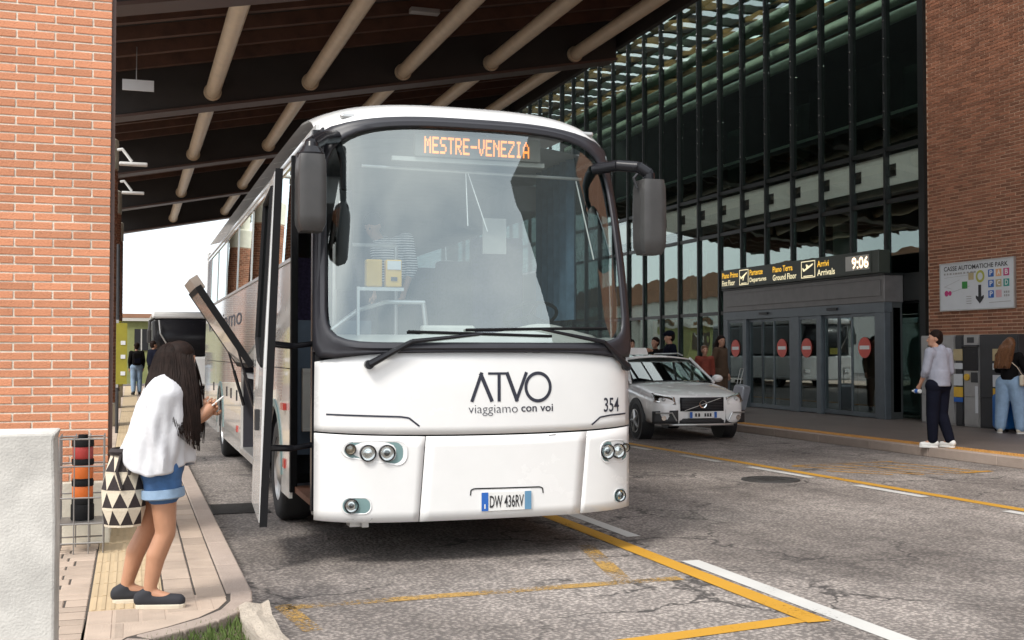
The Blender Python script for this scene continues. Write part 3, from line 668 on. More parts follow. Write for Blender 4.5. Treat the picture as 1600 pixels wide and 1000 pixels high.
# hall inside
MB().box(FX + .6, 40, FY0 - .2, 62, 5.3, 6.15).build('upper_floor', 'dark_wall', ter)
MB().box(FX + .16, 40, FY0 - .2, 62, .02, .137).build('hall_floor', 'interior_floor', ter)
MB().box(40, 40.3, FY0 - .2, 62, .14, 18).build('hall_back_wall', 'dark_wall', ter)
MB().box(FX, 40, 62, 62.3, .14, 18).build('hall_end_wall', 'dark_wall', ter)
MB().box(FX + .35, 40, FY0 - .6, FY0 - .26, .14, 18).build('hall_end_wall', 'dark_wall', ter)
for yv in (33.3, 35.6):
    MB().box(17.6, 17.75, yv, yv + 1.7, .14, 2.72).build('orange_wall_panel', 'orange_panel', ter)
for yv in (28.5, 37.5, 46): MB().cyl((19.5, yv, .14), (19.5, yv, 5.3), .3, n=20).build('hall_column', 'interior_grey', ter, smooth=True)
# hall roof with skylight slots, timbers and tubes
for i, (xa, xb) in enumerate(((FX - .1, 18.3), (19.3, 21.3), (22.6, 24.9), (26.2, 40))):
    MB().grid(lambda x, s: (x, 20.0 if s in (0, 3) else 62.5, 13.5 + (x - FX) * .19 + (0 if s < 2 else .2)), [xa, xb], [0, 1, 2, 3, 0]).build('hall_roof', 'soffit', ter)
for yv in [22.4 + 2.6 * i for i in range(15)]:
    MB().prism([(FX + .4, 13.05), (30, 15.6), (30, 15.98), (FX + .4, 13.42)], lambda a, b: (a, yv, b), lambda a, b: (a, yv + .28, b)).build('roof_timber', 'timber', ter)
for i in range(5):
    x = 17.6 + i * 2.02; zc = 12.0 + .19 * (x - 17.6)
    MB().cyl((x, FY0, zc), (x, 61.9, zc), .21, n=20).build('roof_tube', 'tube_pale', ter, smooth=True)
for yv in (24.2, 29.5, 33.5): MB().box(19.0, 19.06, yv, yv + .9, 6.2, 9.0).build('glass_screen', 'g_door', ter)
MB().box(FX + .5, FX + .56, FY0, 61, 7.2, 7.26).build('handrail', 'alu', ter)
# brick wall right of the glazing
bw = thing('brick_wall', 'tall brown brick wall right of the glazed front', 'wall', (FX, 15, .14))
MB().box(FX - .122, FX + .3, 1.0, FY0 - .25, .14, 14).build('wall_core', 'mortar_brown', bw)
MB().box(FX - .14, FX - .1225, 1.0, 17.0, .14, 14).build('plain_stretch', 'brick_far', bw)
BH = .0705; bl_, cntb = .27, 0
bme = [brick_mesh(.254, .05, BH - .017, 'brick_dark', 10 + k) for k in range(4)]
rest = MB(); cand = []
z = .18; row = 0
while z < 11.5:
    yv = 17.02 + (.135 if row % 2 else 0)
    while yv + .25 < FY0 - .26:
        cand.append((yv + .13, z)); yv += .27
    if FY0 - .262 - yv > .03: rest.box(FX - .13, FX - .08, yv + .003, FY0 - .262, z - BH / 2 + .0085, z + BH / 2 - .0085)
    z += BH; row += 1
def ndist(c): return (c[0] ** 2 + FX ** 2 + (c[1] - 1.62) ** 2) if (c[0] > 17.6 and c[1] > 1.9) else 1e9
cand.sort(key=ndist)
for i, (yv, zv) in enumerate(cand):
    dx = random.uniform(-.003, .003)
    if i < 290: inst('brick', random.choice(bme), (-.105 + dx, yv - 15, zv - .14), bw, (0, 0, R(90)))
    else: rest.box(FX - .13 + dx, FX - .08, yv - .127, yv + .127, zv - BH / 2 + .0085, zv + BH / 2 - .0085)
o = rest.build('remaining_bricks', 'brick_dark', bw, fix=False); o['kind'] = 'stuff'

# ---- entrance vestibule
VX, VY0, VY1 = 15.7, 21.45, 28.7
ve = thing('entrance_vestibule', 'grey metal entrance porch with sliding glass doors', 'entrance', (VX, 25, .14))
MB().box(VX, FX - .2, VY0, VY1, 2.72, 3.32).build('fascia', 'fascia', ve, bevel=.015)
MB().box(VX - .02, VX - .002, VY0 + .12, VY1 - .12, 2.86, 3.22).build('fascia_panel', 'fascia', ve, bevel=.01)
MB().box(VX - .03, FX - .2, VY0 - .03, VY1 + .03, 3.322, 3.36).build('fascia_cap', 'mullion', ve)
MB().box(VX, VX + .2, VY0, VY1, 2.50, 2.718).build('lintel', 'door_metal', ve)
for a, b in ((21.45, 21.78), (23.92, 24.08), (24.88, 25.28), (27.45, 27.62), (28.45, 28.7)):
    MB().box(VX, VX + .16, a, b, .14, 2.498).build('jamb', 'door_metal', ve, bevel=.01)
for yv in (23.4, 26.5): MB().box(VX - .05, VX - .002, yv - .2, yv + .2, 2.60, 2.66).build('door_sensor', 'ink_black', ve)
def leaf(a, b, dx, disc):
    f = MB(); t = .05
    f.box(VX + dx, VX + dx + .045, a, a + t, .16, 2.49).box(VX + dx, VX + dx + .045, b - t, b, .16, 2.49).box(VX + dx, VX + dx + .045, a + t, b - t, .16, .26).box(VX + dx, VX + dx + .045, a + t, b - t, 2.42, 2.49)
    d = f.build('door_leaf', 'door_metal', ve)
    MB().box(VX + dx + .018, VX + dx + .028, a + t + .001, b - t - .001, .262, 2.418).build('pane', 'g_door', d)
    if disc is not None:
        x = VX + dx - .006
        st = MB().cyl((x, disc, 1.72), (x + .003, disc, 1.72), .235, n=36).build('no_entry_disc', 'no_entry_red', d)
        MB().box(x - .004, x - .0005, disc - .18, disc + .18, 1.68, 1.765).build('white_bar', 'white_paint', d)
leaf(21.78, 22.72, .02, 22.2); leaf(22.68, 23.32, .09, None); leaf(23.3, 23.92, .09, None); leaf(24.08, 24.88, .02, 24.55)
leaf(25.28, 26.1, .02, 25.68); leaf(26.06, 26.78, .09, None); leaf(26.75, 27.45, .09, None); leaf(27.62, 28.45, .02, 28.05)
sg = MB().box(VX + .16, FX - .22, VY0 + .02, VY0 + .05, .14, 2.72).build('side_wall', 'dark_wall', ve)
MB().box(VX + .16, FX - .22, VY1 - .05, VY1 - .02, .14, 2.72).build('side_wall', 'dark_wall', ve)
MB().box(VX + .24, FX - .28, VY0 + .004, VY0 + .019, .3, 2.6).build('side_pane', 'g_car', ve)
MB().box(FX - .198, FX + .1, 20.9, VY0 - .002, 2.75, 3.36).build('return_panel', 'mullion', ve)
for a in (22.6, 25.4): MB().box(17.6, 17.65, a, a + 1.4, .14, 2.3).build('inner_door', 'door_metal', ve)
# ---- sign over the doors
sgn = thing('overhead_sign', 'long dark sign with yellow and white lettering above the doors', 'sign', (VX, 25, 3.36))
SX = VX - .10; SY0, SY1, SZ0, SZ1 = 21.5, 28.62, 3.365, 3.88
MB().box(SX, SX + .3, SY0, SY1, SZ0, SZ1).build('cabinet', 'sign_dark', sgn, bevel=.012)
MB().box(SX - .012, SX - .002, SY0 + .25, SY1 - .05, SZ0 + .04, SZ1 - .04).build('face_panel', 'sign_dark', sgn)
fx = lambda y0, z0: (lambda a, b: (SX - .016, y0 - a, z0 + b))
# text runs towards the camera (decreasing Y)
def along(f): return 28.62 - f * 7.12
ya = MB(); wa = MB()
for body, f0, f1, up_ in (('Piano Primo', .012, .135, 1), ('First Floor', .012, .11, 0), ('Partenze', .222, .315, 1), ('Departures', .222, .34, 0), ('Piano Terra', .385, .515, 1), ('Ground Floor', .385, .54, 0), ('Arrivi', .668, .735, 1), ('Arrivals', .668, .77, 0)):
    mb_ = MB(); put_text(mb_, body, fx(along(f0), 3.65 if up_ else 3.44), (f1 - f0) * 7.12, .15, .012)
    mb_.build('lettering', 'sign_yellow' if up_ else 'sign_white', sgn, fix=False)['kind'] = 'stuff'
def plane_icon(f0, f1, upw):
    y0, y1 = along(f0), along(f1); fr = MB(); t = .02; x = SX - .016
    fr.box(x, x + .003, y1, y0, 3.42, 3.42 + t).box(x, x + .003, y1, y0, 3.83 - t, 3.83).box(x, x + .003, y0 - t, y0, 3.44, 3.81).box(x, x + .003, y1, y1 + t, 3.44, 3.81)
    fr.box(x, x + .003, y1 + .1, y0 - .1, 3.455, 3.475)
    def pt(a, b): # a along text 0..1, b up 0..1
        if not upw: b = b
        return (x - .001, y0 - a * (y0 - y1), 3.42 + b * .41)
    sgnv = 1 if upw else 1
    body = [(.14, .42), (.2, .38), (.8, .70), (.88, .80), (.80, .82), (.2, .50)]
    wing = [(.38, .56), (.62, .68), (.46, .30), (.38, .27)] if not upw else [(.40, .52), (.62, .64), (.42, .80), (.34, .80)]
    tail = [(.14, .42), (.24, .50), (.13, .62), (.08, .60)]
    for pl in (body, wing, tail): fr.add([pt(a, b) for a, b in pl], [tuple(range(len(pl)))])
    fr.build('aeroplane_pictogram', 'sign_white', sgn, fix=False)
plane_icon(.145, .212, False); plane_icon(.57, .655, True)
MB().box(SX - .018, SX - .013, along(.955), along(.83), 3.47, 3.80).build('clock_panel', 'interior_light', sgn)
ck = MB(); put_text(ck, '9:06', lambda a, b: (SX - .021, along(.865) - a, 3.50 + b), .62, .27, .02); ck.build('clock_digits', 'clock_white', sgn, fix=False)
# ---- parking payment board
pb = thing('parking_board', 'white car park payment board with coloured squares on the brick wall', 'sign', (16.2, 19.4, 2.5))
bx = FX - .17; BY0, BY1, BZ0, BZ1 = 18.12, 20.24, 2.50, 3.45
MB().box(bx, bx + .03, BY0, BY1, BZ0, BZ1).build('panel', 'board_white', pb)
MB().box(bx - .012, bx + .035, BY0 - .025, BY0 - .001, BZ0 - .025, BZ1 + .025).box(bx - .012, bx + .035, BY1 + .001, BY1 + .025, BZ0 - .025, BZ1 + .025).box(bx - .012, bx + .035, BY0, BY1, BZ1 + .001, BZ1 + .025).box(bx - .012, bx + .035, BY0, BY1, BZ0 - .025, BZ0 - .001).build('frame', 'alu', pb)
bf = lambda a, b: (bx - .004, BY1 - a * (BY1 - BY0), BZ0 + b * (BZ1 - BZ0))
tx = MB(); put_text(tx, 'CASSE AUTOMATICHE PARK', lambda a, b: bf(.05 + a, .85 + b), .88, .10, .015); tx.build('heading', 'ink_black', pb, fix=False)
s_ = MB(); random.seed(3); a = .05
while a < .48:
    wv_ = random.uniform(.018, .04); s_.add([bf(a, .765), bf(a + wv_, .765), bf(a + wv_, .805), bf(a, .805)], [(0, 1, 2, 3)]); a += wv_ + random.choice((.008, .008, .02))
for (a0, b0, a1, b1, wd) in ((.05, .70, .44, .73, .006), (.05, .50, .28, .64, .007), (.12, .36, .42, .49, .007), (.06, .50, .16, .45, .007), (.68, .105, .96, .115, .012)):
    s_.add([bf(a0, b0), bf(a1, b1), bf(a1, b1 + wd), bf(a0, b0 + wd)], [(0, 1, 2, 3)])
for k_ in range(4): s_.add([bf(.37, .26 - .05 * k_), bf(.44, .26 - .05 * k_), bf(.44, .275 - .05 * k_), bf(.37, .275 - .05 * k_)], [(0, 1, 2, 3)])
s_.build('small_print', 'machine_grey', pb, fix=False)['kind'] = 'stuff'
ar = MB().add([bf(*q) for q in ((.535, .50), (.575, .50), (.575, .25), (.61, .28), (.61, .22), (.555, .10), (.50, .22), (.50, .28), (.535, .25))], [tuple(range(9))]).build('down_arrow', 'ink_black', pb, fix=False)
def bdisc(ca, cb, r, m, nm, dx=0, sy=1): 
    vs = [(bx - .004 - dx, BY1 - ca * 2.15 - r * math.cos(t) * sy, BZ0 + cb * .95 + r * math.sin(t)) for t in [2 * math.pi * i / 24 for i in range(24)]]
    MB().add(vs, [tuple(range(24))]).build(nm, m, pb, fix=False)
M['olive_disc'] = mat('olive_disc', (.45, .45, .08), .5); M['orange_sq'] = mat('orange_sq', (.75, .38, .18), .5); M['magenta_sq'] = mat('magenta_sq', (.55, .05, .2), .5); M['teal_sq'] = mat('teal_sq', (.03, .3, .25), .5); M['green_sq'] = mat('green_sq', (.04, .28, .05), .5); M['tan_sq'] = mat('tan_sq', (.5, .4, .22), .5); M['pink_sq'] = mat('pink_sq', (.65, .4, .42), .5)
bdisc(.555, .68, .125, 'olive_disc', 'coin_disc'); bdisc(.555, .68, .075, 'board_white', 'coin_disc_inner', .002)
bdisc(.085, .36, .06, 'magenta_sq', 'map_dot'); bdisc(.135, .36, .05, 'magenta_sq', 'map_dot', .001)
def sq(a, b, m, body, ink='white_paint'):
    o = MB().add([bf(a, b), bf(a + .075, b), bf(a + .075, b + .155), bf(a, b + .155)], [(0, 1, 2, 3)]).build('colour_square', m, pb, fix=False)
    if body:
        t = MB(); put_text(t, body, lambda p, q: (bx - .006, bf(a + .02, 0)[1] - p, bf(0, b + .03)[2] + q), .085, .10, .02); t.build('square_letter', ink, pb, fix=False)
sq(.67, .65, 'plate_blue', 'P'); sq(.77, .65, 'orange_sq', 'A'); sq(.87, .65, 'magenta_sq', 'B')
sq(.67, .43, 'plate_blue', 'P'); sq(.77, .43, 'tan_sq', 'C'); sq(.87, .43, 'teal_sq', 'D')
sq(.67, .21, 'plate_blue', 'P'); sq(.77, .21, 'pink_sq', ''); sq(.31, .44, 'green_sq', ''); sq(.40, .62, 'tan_sq', '')
s2 = MB()
for k_ in range(2):
    for j_ in range(3): s2.add([bf(.875 + j_ * .026, .22 + .07 * k_), bf(.893 + j_ * .026, .22 + .07 * k_), bf(.893 + j_ * .026, .265 + .07 * k_), bf(.875 + j_ * .026, .265 + .07 * k_)], [(0, 1, 2, 3)])
s2.build('small_print', 'machine_grey', pb, fix=False)['kind'] = 'stuff'
# ---- payment machines
def machine(y0, y1, label, dark):
    t = thing('payment_machine', label, 'ticket machine', (15.9, (y0 + y1) / 2, .14), 0, 'payment machines in a row along the wall')
    x = 15.75
    MB().box(x + .02, FX - .14, y0, y1, .14, 1.96).build('cabinet', 'machine_grey' if not dark else 'machine_dark', t, bevel=.01)
    MB().box(x, x + .018, y0 + .02, y1 - .02, .18, .72).build('lower_door', 'machine_grey' if not dark else 'machine_dark', t, bevel=.006)
    MB().box(x, x + .018, y0 + .02, y1 - .02, .735, 1.93).build('front_panel', 'machine_grey' if not dark else 'machine_dark', t, bevel=.006)
    ym = (y0 + y1) / 2
    if not dark:
        MB().box(x - .012, x - .002, ym - .22, ym + .2, 1.25, 1.72).build('screen', 'black_gloss', t, bevel=.004)
        MB().box(x - .06, x - .002, ym - .24, ym + .22, 1.73, 1.76).build('hood', 'machine_dark', t)
        MB().cyl((x - .03, ym + .1, 1.12), (x - .002, ym + .1, 1.12), .07, n=20).build('coin_slot', 'yellow_box', t)
        MB().box(x - .02, x - .002, ym - .2, ym - .02, 1.02, 1.22).build('card_reader', 'machine_dark', t)
        MB().box(x - .004, x - .002, ym - .2, ym - .12, .42, .95).build('notice', 'board_white', t)
        MB().box(x - .004, x - .002, ym - .1, ym + .1, 1.80, 1.91).build('emblem', 'machine_dark', t)
    else:
        for (za, zb, m) in ((1.45, 1.68, 'tan_sq'), (1.28, 1.40, 'board_white'), (.95, 1.18, 'board_white'), (.72, .92, 'yellow_box'), (.62, .71, 'plate_blue')):
            MB().box(x - .012, x - .002, ym - .12, ym + .14, za, zb).build('notice', m, t)
machine(19.26, 20.30, 'grey payment machine nearest the porch, behind the man in the hoodie', False)
machine(19.02, 19.24, 'narrow dark filler column between the two grey payment machines', True)
machine(18.56, 19.00, 'grey payment machine in the middle of the row with a yellow coin slot', False)
machine(17.5, 18.54, 'black information cabinet with notices beside the long-haired woman', True)
# ---- buildings the glass mirrors, across the forecourt to the left
ob = thing('opposite_building', 'pale building with brown roof band mirrored in the glazed front', 'building', (-22, 110, 0))
MB().box(-30, -22, 30, 210, 0, 7.0).build('wall', 'far_wall', ob); MB().box(-30.5, -21.5, 29.5, 210.5, 7.0, 9.4).build('roof_band', 'far_roof', ob)
for i in range(20): MB().box(-22.02, -21.98, 34 + i * 8.6, 37 + i * 8.6, 2, 5).build('window', 'g_side', ob)

tb = thing('windscreen_reflection_block', 'tall dark block out of view, added to be mirrored in the coach windscreen', 'building', (23, -4, 0))
MB().box(16.9, 30, -17, .8, 0, 26).build('wall', 'dark_wall', tb)  # unseen block, made tall and dark to darken the windscreen's right-hand reflection

# ================================================================== COACH
BXC, BHW, BY0 = 2.62, 1.30, 8.56
bus = thing('coach', 'white coach with its front door and luggage flap open at the kerb', 'coach', (BXC, 15.5, 0))
def wz(z): return BHW - .05 * max(0, (z - 1.2) / 2.1) ** 1.5
def crown(u, z): return -.145 * abs(u) ** 3.4 * max(0, min(1, (z - 1.7) / 1.6))
def lean(z): return .085 * max(0, z - 1.3) ** 2
def bul(u): return .10 * u * u + .12 * abs(u) ** 9
def S(u, z, d=0.0):
    """point on the coach front; d = metres proud of the skin (towards the camera)"""
    return (BXC + u * wz(z), BY0 + bul(u) + lean(z) - d, z + crown(u, z))
def SX_(x, z, d=0.0): return S((x - BXC) / wz(z), z, d)
def lin(a, b, n): return [a + (b - a) * i / n for i in range(n + 1)]
US = 40
def front_patch(name, u0, u1, z0, z1, m, nu=16, nz_=8, d=0, th=.03, bev=.006, parent=None):
    """u0,u1,z0,z1 may be functions of the other coordinate"""
    fu0 = u0 if callable(u0) else (lambda z: u0); fu1 = u1 if callable(u1) else (lambda z: u1)
    fz0 = z0 if callable(z0) else (lambda u: z0); fz1 = z1 if callable(z1) else (lambda u: z1)
    def fn(s, t):
        zz = .5 * (fz0(0) + fz1(0)); u = fu0(zz) + (fu1(zz) - fu0(zz)) * s
        z = fz0(u) + (fz1(u) - fz0(u)) * t; u = fu0(z) + (fu1(z) - fu0(z)) * s
        return S(u, z, d)
    return MB().grid(fn, lin(0, 1, nu), lin(0, 1, nz_)).build(name, m, parent or bus, smooth=True, solid=th, bevel=0, fix=False)
ZB, ZS = .33, 1.0
seam = lambda u: ZS + .035 * abs(u) ** 2.5 - .02
sl_ = lambda z: -.405 + .04 * (z - .33) / .67
sr_ = lambda z: .607 + .05 * (z - .33) / .67
GAP = .006
zt = lambda u: 1.615 - .07 * abs(u) ** 4
front_patch('bumper_corner', -1.0, lambda z: sl_(z) - GAP, lambda u: ZB + .02 * abs(u) ** 4, lambda u: seam(u) - .007, 'bus_white', 14, 8)
front_patch('front_flap', sl_, sr_, ZB, lambda u: seam(u) - .007, 'bus_white', 16, 8)
front_patch('bumper_corner', lambda z: sr_(z) + GAP, 1.0, lambda u: ZB + .02 * abs(u) ** 4, lambda u: seam(u) - .007, 'bus_white', 12, 8)
front_patch('front_panel', -1.0, 1.0, lambda u: seam(u) + .006, zt, 'bus_white', 40, 10)
front_patch('seam_backing', -.995, .995, .34, 1.60, 'black_rubber', 40, 10, d=-.036, th=.01)
# windscreen surround and glass
ZG0, ZG1, UG = 1.668, 3.44, .955
def sup(t, n): c, s = math.cos(t), math.sin(t); k = (abs(c) ** n + abs(s) ** n) ** (-1 / n); return c * k, s * k
def gin(t, k=1.0):
    a, b = sup(t, 9 if math.sin(t) < 0 else 7); zc, hh = (ZG0 + ZG1) / 2, (ZG1 - ZG0) / 2; return a * UG * k, zc + b * hh * k
ZTOP = 3.50
def gout(t):
    a, b = sup(t, 30); u = max(-1, min(1, a)); zlo, zhi = zt(u) + .004, ZTOP; zc = (zlo + zhi) / 2; return u, zc + b * (zhi - zlo) / 2
NT = 120; TS = [2 * math.pi * i / NT for i in range(NT)]
fr = MB()
def ringf(i, s):
    t = TS[i]; a = gin(t, 1.0); b = gout(t); u = a[0] + (b[0] - a[0]) * s; z = a[1] + (b[1] - a[1]) * s
    return S(u, z, .004 + .014 * math.sin(math.pi * min(1, s * 2.2)) * (1 if s < .46 else 0))
fr.grid(ringf, list(range(NT)), [0, .12, .25, .46, .7, 1], close=True)
fr.build('windscreen_surround', 'frame_grey', bus, smooth=True, solid=.03, fix=False)
gl = MB(); gl.grid(lambda i, s: S(*gin(TS[i], s)), list(range(NT)), [.02, .25, .5, .75, .9, 1.0], close=True)
gl.f.append(tuple(range(NT))); gl.m.append(0)
gl.build('windscreen', 'g_screen', bus, smooth=True, fix=False)
# roof cap and roof
BY1, ZR = 22.5, 3.60
def cap(u, t):
    a = t * math.pi / 2
    uu = u; zz = ZTOP + .004 + .235 * math.sin(a); yy = BY0 + bul(u) + lean(ZTOP) + 1.0 * (1 - math.cos(a))
    return (BXC + uu * (wz(3.4) - .02 * t), yy, zz + crown(u, 3.4) * (1 - .1 * t) - .03 * abs(u) ** 6 * (1 - t))
cp = MB().grid(cap, lin(-1, 1, 40), lin(0, 1, 10)).build('roof_cap', 'bus_white', bus, smooth=True, fix=False)
yc = lambda u: cap(u, 1)[1] + .001
def roof(u, y):
    x, _, z = cap(u, 1); k = min(1, max(0, (y - 9.9) / 3)); return (x + math.copysign(.0, u), y + (yc(u) - yc(0)) * (1 - k) if y < 10 else y, z + .03 * k)
MB().grid(lambda u, y: (cap(u, 1)[0], max(y, yc(u)), cap(u, 1)[2] + .03 * min(1, max(0, (y - 9.9) / 3))), lin(-1, 1, 30), [9.0, 10.6, 12, 13.5, 16, 19, BY1 - .3, BY1]).build('roof', 'bus_white', bus, smooth=True, fix=False)
for u, zz in ((-.80, .55), (.86, .6)):
    p = cap(u, zz * .35)
    MB().box(p[0] - .06, p[0] + .06, p[1] - .02, p[1] + .05, p[2] - .02, p[2] + .02).build('marker_lamp', 'alu', bus, bevel=.015)
# ---- sides
LX, RX = BXC - BHW, BXC + BHW
SZ0_, SZ1_ = .34, 2.42   # lower panels; windows 2.46..3.30
def xs(z, side=-1): return BXC + side * (wz(z) + (0 if z < 1.2 else 0))
def side_poly(name, poly, m, parent=None, side=-1, th=.03, off=0, smooth=False):
    f0 = lambda y, z: (xs(z, side) + side * off, y, z); f1 = lambda y, z: (xs(z, side) + side * (off - th), y, z)
    return MB().prism(poly, f0, f1).build(name, m, parent or bus, smooth=smooth)
def arch(yc_, r, n=14): return [(yc_ + r * math.cos(math.pi - math.pi * i / n), .50 + r * math.sin(math.pi - math.pi * i / n)) for i in range(n + 1)]
FW, RW = 11.35, 18.45; AR = .60
def rect(y0, y1, z0, z1): return [(y0, z0), (y1, z0), (y1, z1), (y0, z1)]
def archpanel(y0, y1, yc_, z1, r=AR): return [(y0, SZ0_), (yc_ - r, SZ0_)] + arch(yc_, r) + [(yc_ + r, SZ0_), (y1, SZ0_), (y1, z1), (y0, z1)]
DY0, DY1 = 8.98, 10.18       # front door opening
HY0, HY1, HZ0, HZ1 = 13.35, 14.9, .42, 1.47   # luggage opening
side_poly('side_panel', archpanel(DY1 + .03, 12.1, FW, 1.47), 'bus_side')
side_poly('side_panel', rect(12.11, HY0 - .01, SZ0_, 1.47), 'bus_side')
for a, b in ((HY1 + .01, 15.75), (15.76, 16.55), (16.56, 17.3)): side_poly('side_panel', rect(a, b, SZ0_, 1.47), 'bus_side')
side_poly('side_panel', archpanel(17.31, 19.6, RW, 1.47), 'bus_side')
side_poly('side_panel', rect(19.61, BY1 - .05, SZ0_, 1.47), 'bus_side')
for a, b in ((DY1 + .03, 13.3), (13.31, 16.5), (16.51, 19.6), (19.61, BY1 - .05)): side_poly('upper_side_panel', rect(a, b, 1.478, SZ1_), 'bus_side')
side_poly('sill_strip', rect(HY0, HY1, SZ0_, HZ0 - .01), 'alu')
for yc_ in (FW, RW):
    ring = MB()
    pin, pout = arch(yc_, AR + .0, 20), arch(yc_, AR + .065, 20)
    for k in range(20):
        q = [pin[k], pin[k + 1], pout[k + 1], pout[k]]
        ring.add([(LX - .012, a, b) for a, b in q] + [(LX + .01, a, b) for a, b in q], [(0, 1, 2, 3), (4, 5, 6, 7), (0, 1, 5, 4), (2, 3, 7, 6)])
    ring.build('wheel_arch_trim', 'teal', bus, smooth=False)
    MB().grid(lambda t, x: (x, yc_ + (AR + .02) * math.cos(t), .5 + (AR + .02) * math.sin(t)), lin(0, math.pi, 16), [LX + .02, LX + .5]).build('wheel_well', 'interior_dark', bus, smooth=True)
# trim and handles
side_poly('window_sill_trim', rect(DY1 + .03, BY1 - .05, 2.424, 2.456), 'alu', off=.012)
side_poly('roof_rail', rect(DY0 + .1, BY1 - .05, 3.31, 3.42), 'bus_side', off=.004)
side_poly('roof_rail_trim', rect(DY0 + .25, BY1 - .05, 3.36, 3.38), 'alu', off=.016)
for yv in (15.5, 16.4, 17.15, 19.9): side_poly('flap_handle', rect(yv, yv + .05, .98, 1.12), 'black_gloss', off=.01, th=.012)
for yv in (15.35, 10.45): side_poly('side_marker', rect(yv, yv + .12, .58, .66), 'red_lens', off=.014, th=.016)
side_poly('side_marker', rect(10.42, 10.62, 1.10, 1.16), 'red_lens', off=.03, th=.03)
# side windows
wy = [10.26, 12.15, 14.05, 15.95, 17.85, 19.75, 21.5]
for a, b in zip(wy, wy[1:]):
    side_poly('side_window', rect(a + .03, b - .03, 2.46, 3.308), 'g_side', th=.008, off=-.01)
    side_poly('window_post', rect(b - .028, b + .028, 2.46, 3.308), 'alu' if a > 13 else 'bus_side', th=.03)
side_poly('window_post', rect(DY1 + .03, 10.288, 2.46, 3.308), 'black_gloss', th=.03)
side_poly('rear_side_panel', rect(21.53, BY1 - .05, 2.46, 3.308), 'black_gloss', th=.03)
# far side: plain
side_poly('off_side_wall', [(8.95, SZ0_), (BY1 - .05, SZ0_), (BY1 - .05, SZ1_), (10.66, SZ1_), (10.66, 1.74), (8.95, 1.74)], 'bus_side', side=1)
side_poly('off_side_window', rect(9.1, 10.65, 1.745, 3.30), 'g_door', side=1, th=.008, off=-.01)
for a, b in zip(wy[:-1], wy[1:]): side_poly('off_side_window', rect(a + .4, b + .34, 2.44, 3.308), 'g_door', side=1, th=.008, off=-.01); 
side_poly('off_side_rail', rect(9.75, BY1 - .05, 3.31, 3.42), 'bus_side', side=1)
MB().box(LX + .03, RX - .03, BY1 - .06, BY1, .34, 3.5).build('rear_wall', 'bus_white', bus, bevel=.03)
MB().box(LX + .12, RX - .12, 9.1, BY1 - .1, .36, .40).build('underbody', 'interior_dark', bus)
# door opening posts
MB().box(LX + .002, LX + .07, DY0 - .08, DY0, .40, 3.34).build('door_post', 'black_gloss', bus)
MB().box(LX + .002, LX + .06, DY1 - .05, DY1 + .028, .40, 3.34).build('door_post', 'black_rubber', bus)
MB().box(LX + .03, LX + .10, DY0 + .0, DY1 - .05, 3.20, 3.34).build('door_header', 'interior_dark', bus)
side_poly('front_corner_strip', rect(8.79, 8.895, 1.62, 3.34), 'frame_grey', th=.02)
# ---- cabin interior
MB().box(LX + .04, RX - .05, 10.2, BY1 - .1, 1.30, 1.36).build('cabin_floor', 'interior_grey', bus)
MB().box(LX + .04, LX + .75, 9.0, 10.2, .40, .45).build('step', 'wood_floor', bus)
MB().box(LX + .02, LX + .75, 9.0, 9.04, .36, .398).build('step_edge', 'alu', bus)
MB().box(LX + .70, LX + .74, 9.0, 10.2, .452, 1.55).build('stairwell_panel', 'step_blue', bus)
MB().box(LX + .3, LX + .70, 9.75, 10.18, .452, .72).build('step', 'step_blue', bus)
MB().box(LX + .05, LX + .72, 10.19, 10.24, .72, 1.9).build('stairwell_panel', 'step_blue', bus)
MB().box(LX + .10, LX + .28, 10.10, 10.18, .95, 1.46).box(LX + .10, LX + .5, 10.09, 10.18, .93, .955).box(LX + .10, LX + .5, 10.09, 10.18, 1.44, 1.475).build('stair_fitting', 'interior_light', bus)
MB().box(LX + .74, RX - .1, 8.95, 9.5, .5, 1.58).build('dashboard_base', 'interior_dark', bus)
# dashboard: curved shelf
MB().grid(lambda u, t: (BXC + u * 1.17, BY0 + .14 + bul(u) + .62 * t, 1.66 + .10 * math.sin(t * 2.6) + (.10 * math.exp(-((u - .55) / .28) ** 2)) * math.sin(t * 3.0)), lin(-.95, .97, 30), lin(0, 1, 10)).build('dashboard', 'interior_light', bus, smooth=True, solid=.03)
MB().box(BXC - .35, BXC + .1, 9.2, 9.32, 1.72, 1.84).build('dash_cabinet', 'interior_light', bus, bevel=.02)
stw = thing_w = MB()
cW = Vector((3.28, 9.42, 1.93)); ax = Vector((0, .55, 1)).normalized(); a1 = Vector((1, 0, 0)); a2 = ax.cross(a1)
pts = [cW + (a1 * math.cos(t) + a2 * math.sin(t)) * .23 for t in lin(0, 2 * math.pi, 28)]
stw.tube(pts, .016, 6)
for t in (0.5, 2.64, 4.71): stw.cyl(cW, cW + (a1 * math.cos(t) + a2 * math.sin(t)) * .23, .014, n=6)
stw.cyl(cW, cW - ax * .35, .04, n=10); stw.build('steering_wheel', 'black_rubber', bus, smooth=True)
def seat(x, y, w_, back=2.55, base=1.36):
    s = MB().box(x - w_ / 2, x + w_ / 2, y - .25, y + .22, base + .3, base + .45).box(x - w_ / 2, x + w_ / 2, y + .18, y + .30, base + .4, back).box(x - w_ / 2 + .05, x + w_ / 2 - .05, y - .1, y + .1, base, base + .3)
    return s.build('seat', 'seat_fabric', bus, bevel=.03)
seat(3.28, 10.15, .5, 2.7)
for r_ in range(10):
    for x in (1.65, 2.08, 3.16, 3.6): seat(x, 11.2 + r_ * .95, .40, 2.55)
MB().grid(lambda u, y: (BXC + u * 1.18, y, 3.38 - .1 * abs(u) ** 3), lin(-1, 1, 12), [9.25, 12, BY1 - .1]).build('ceiling', 'interior_grey', bus, smooth=True, solid=-.01)
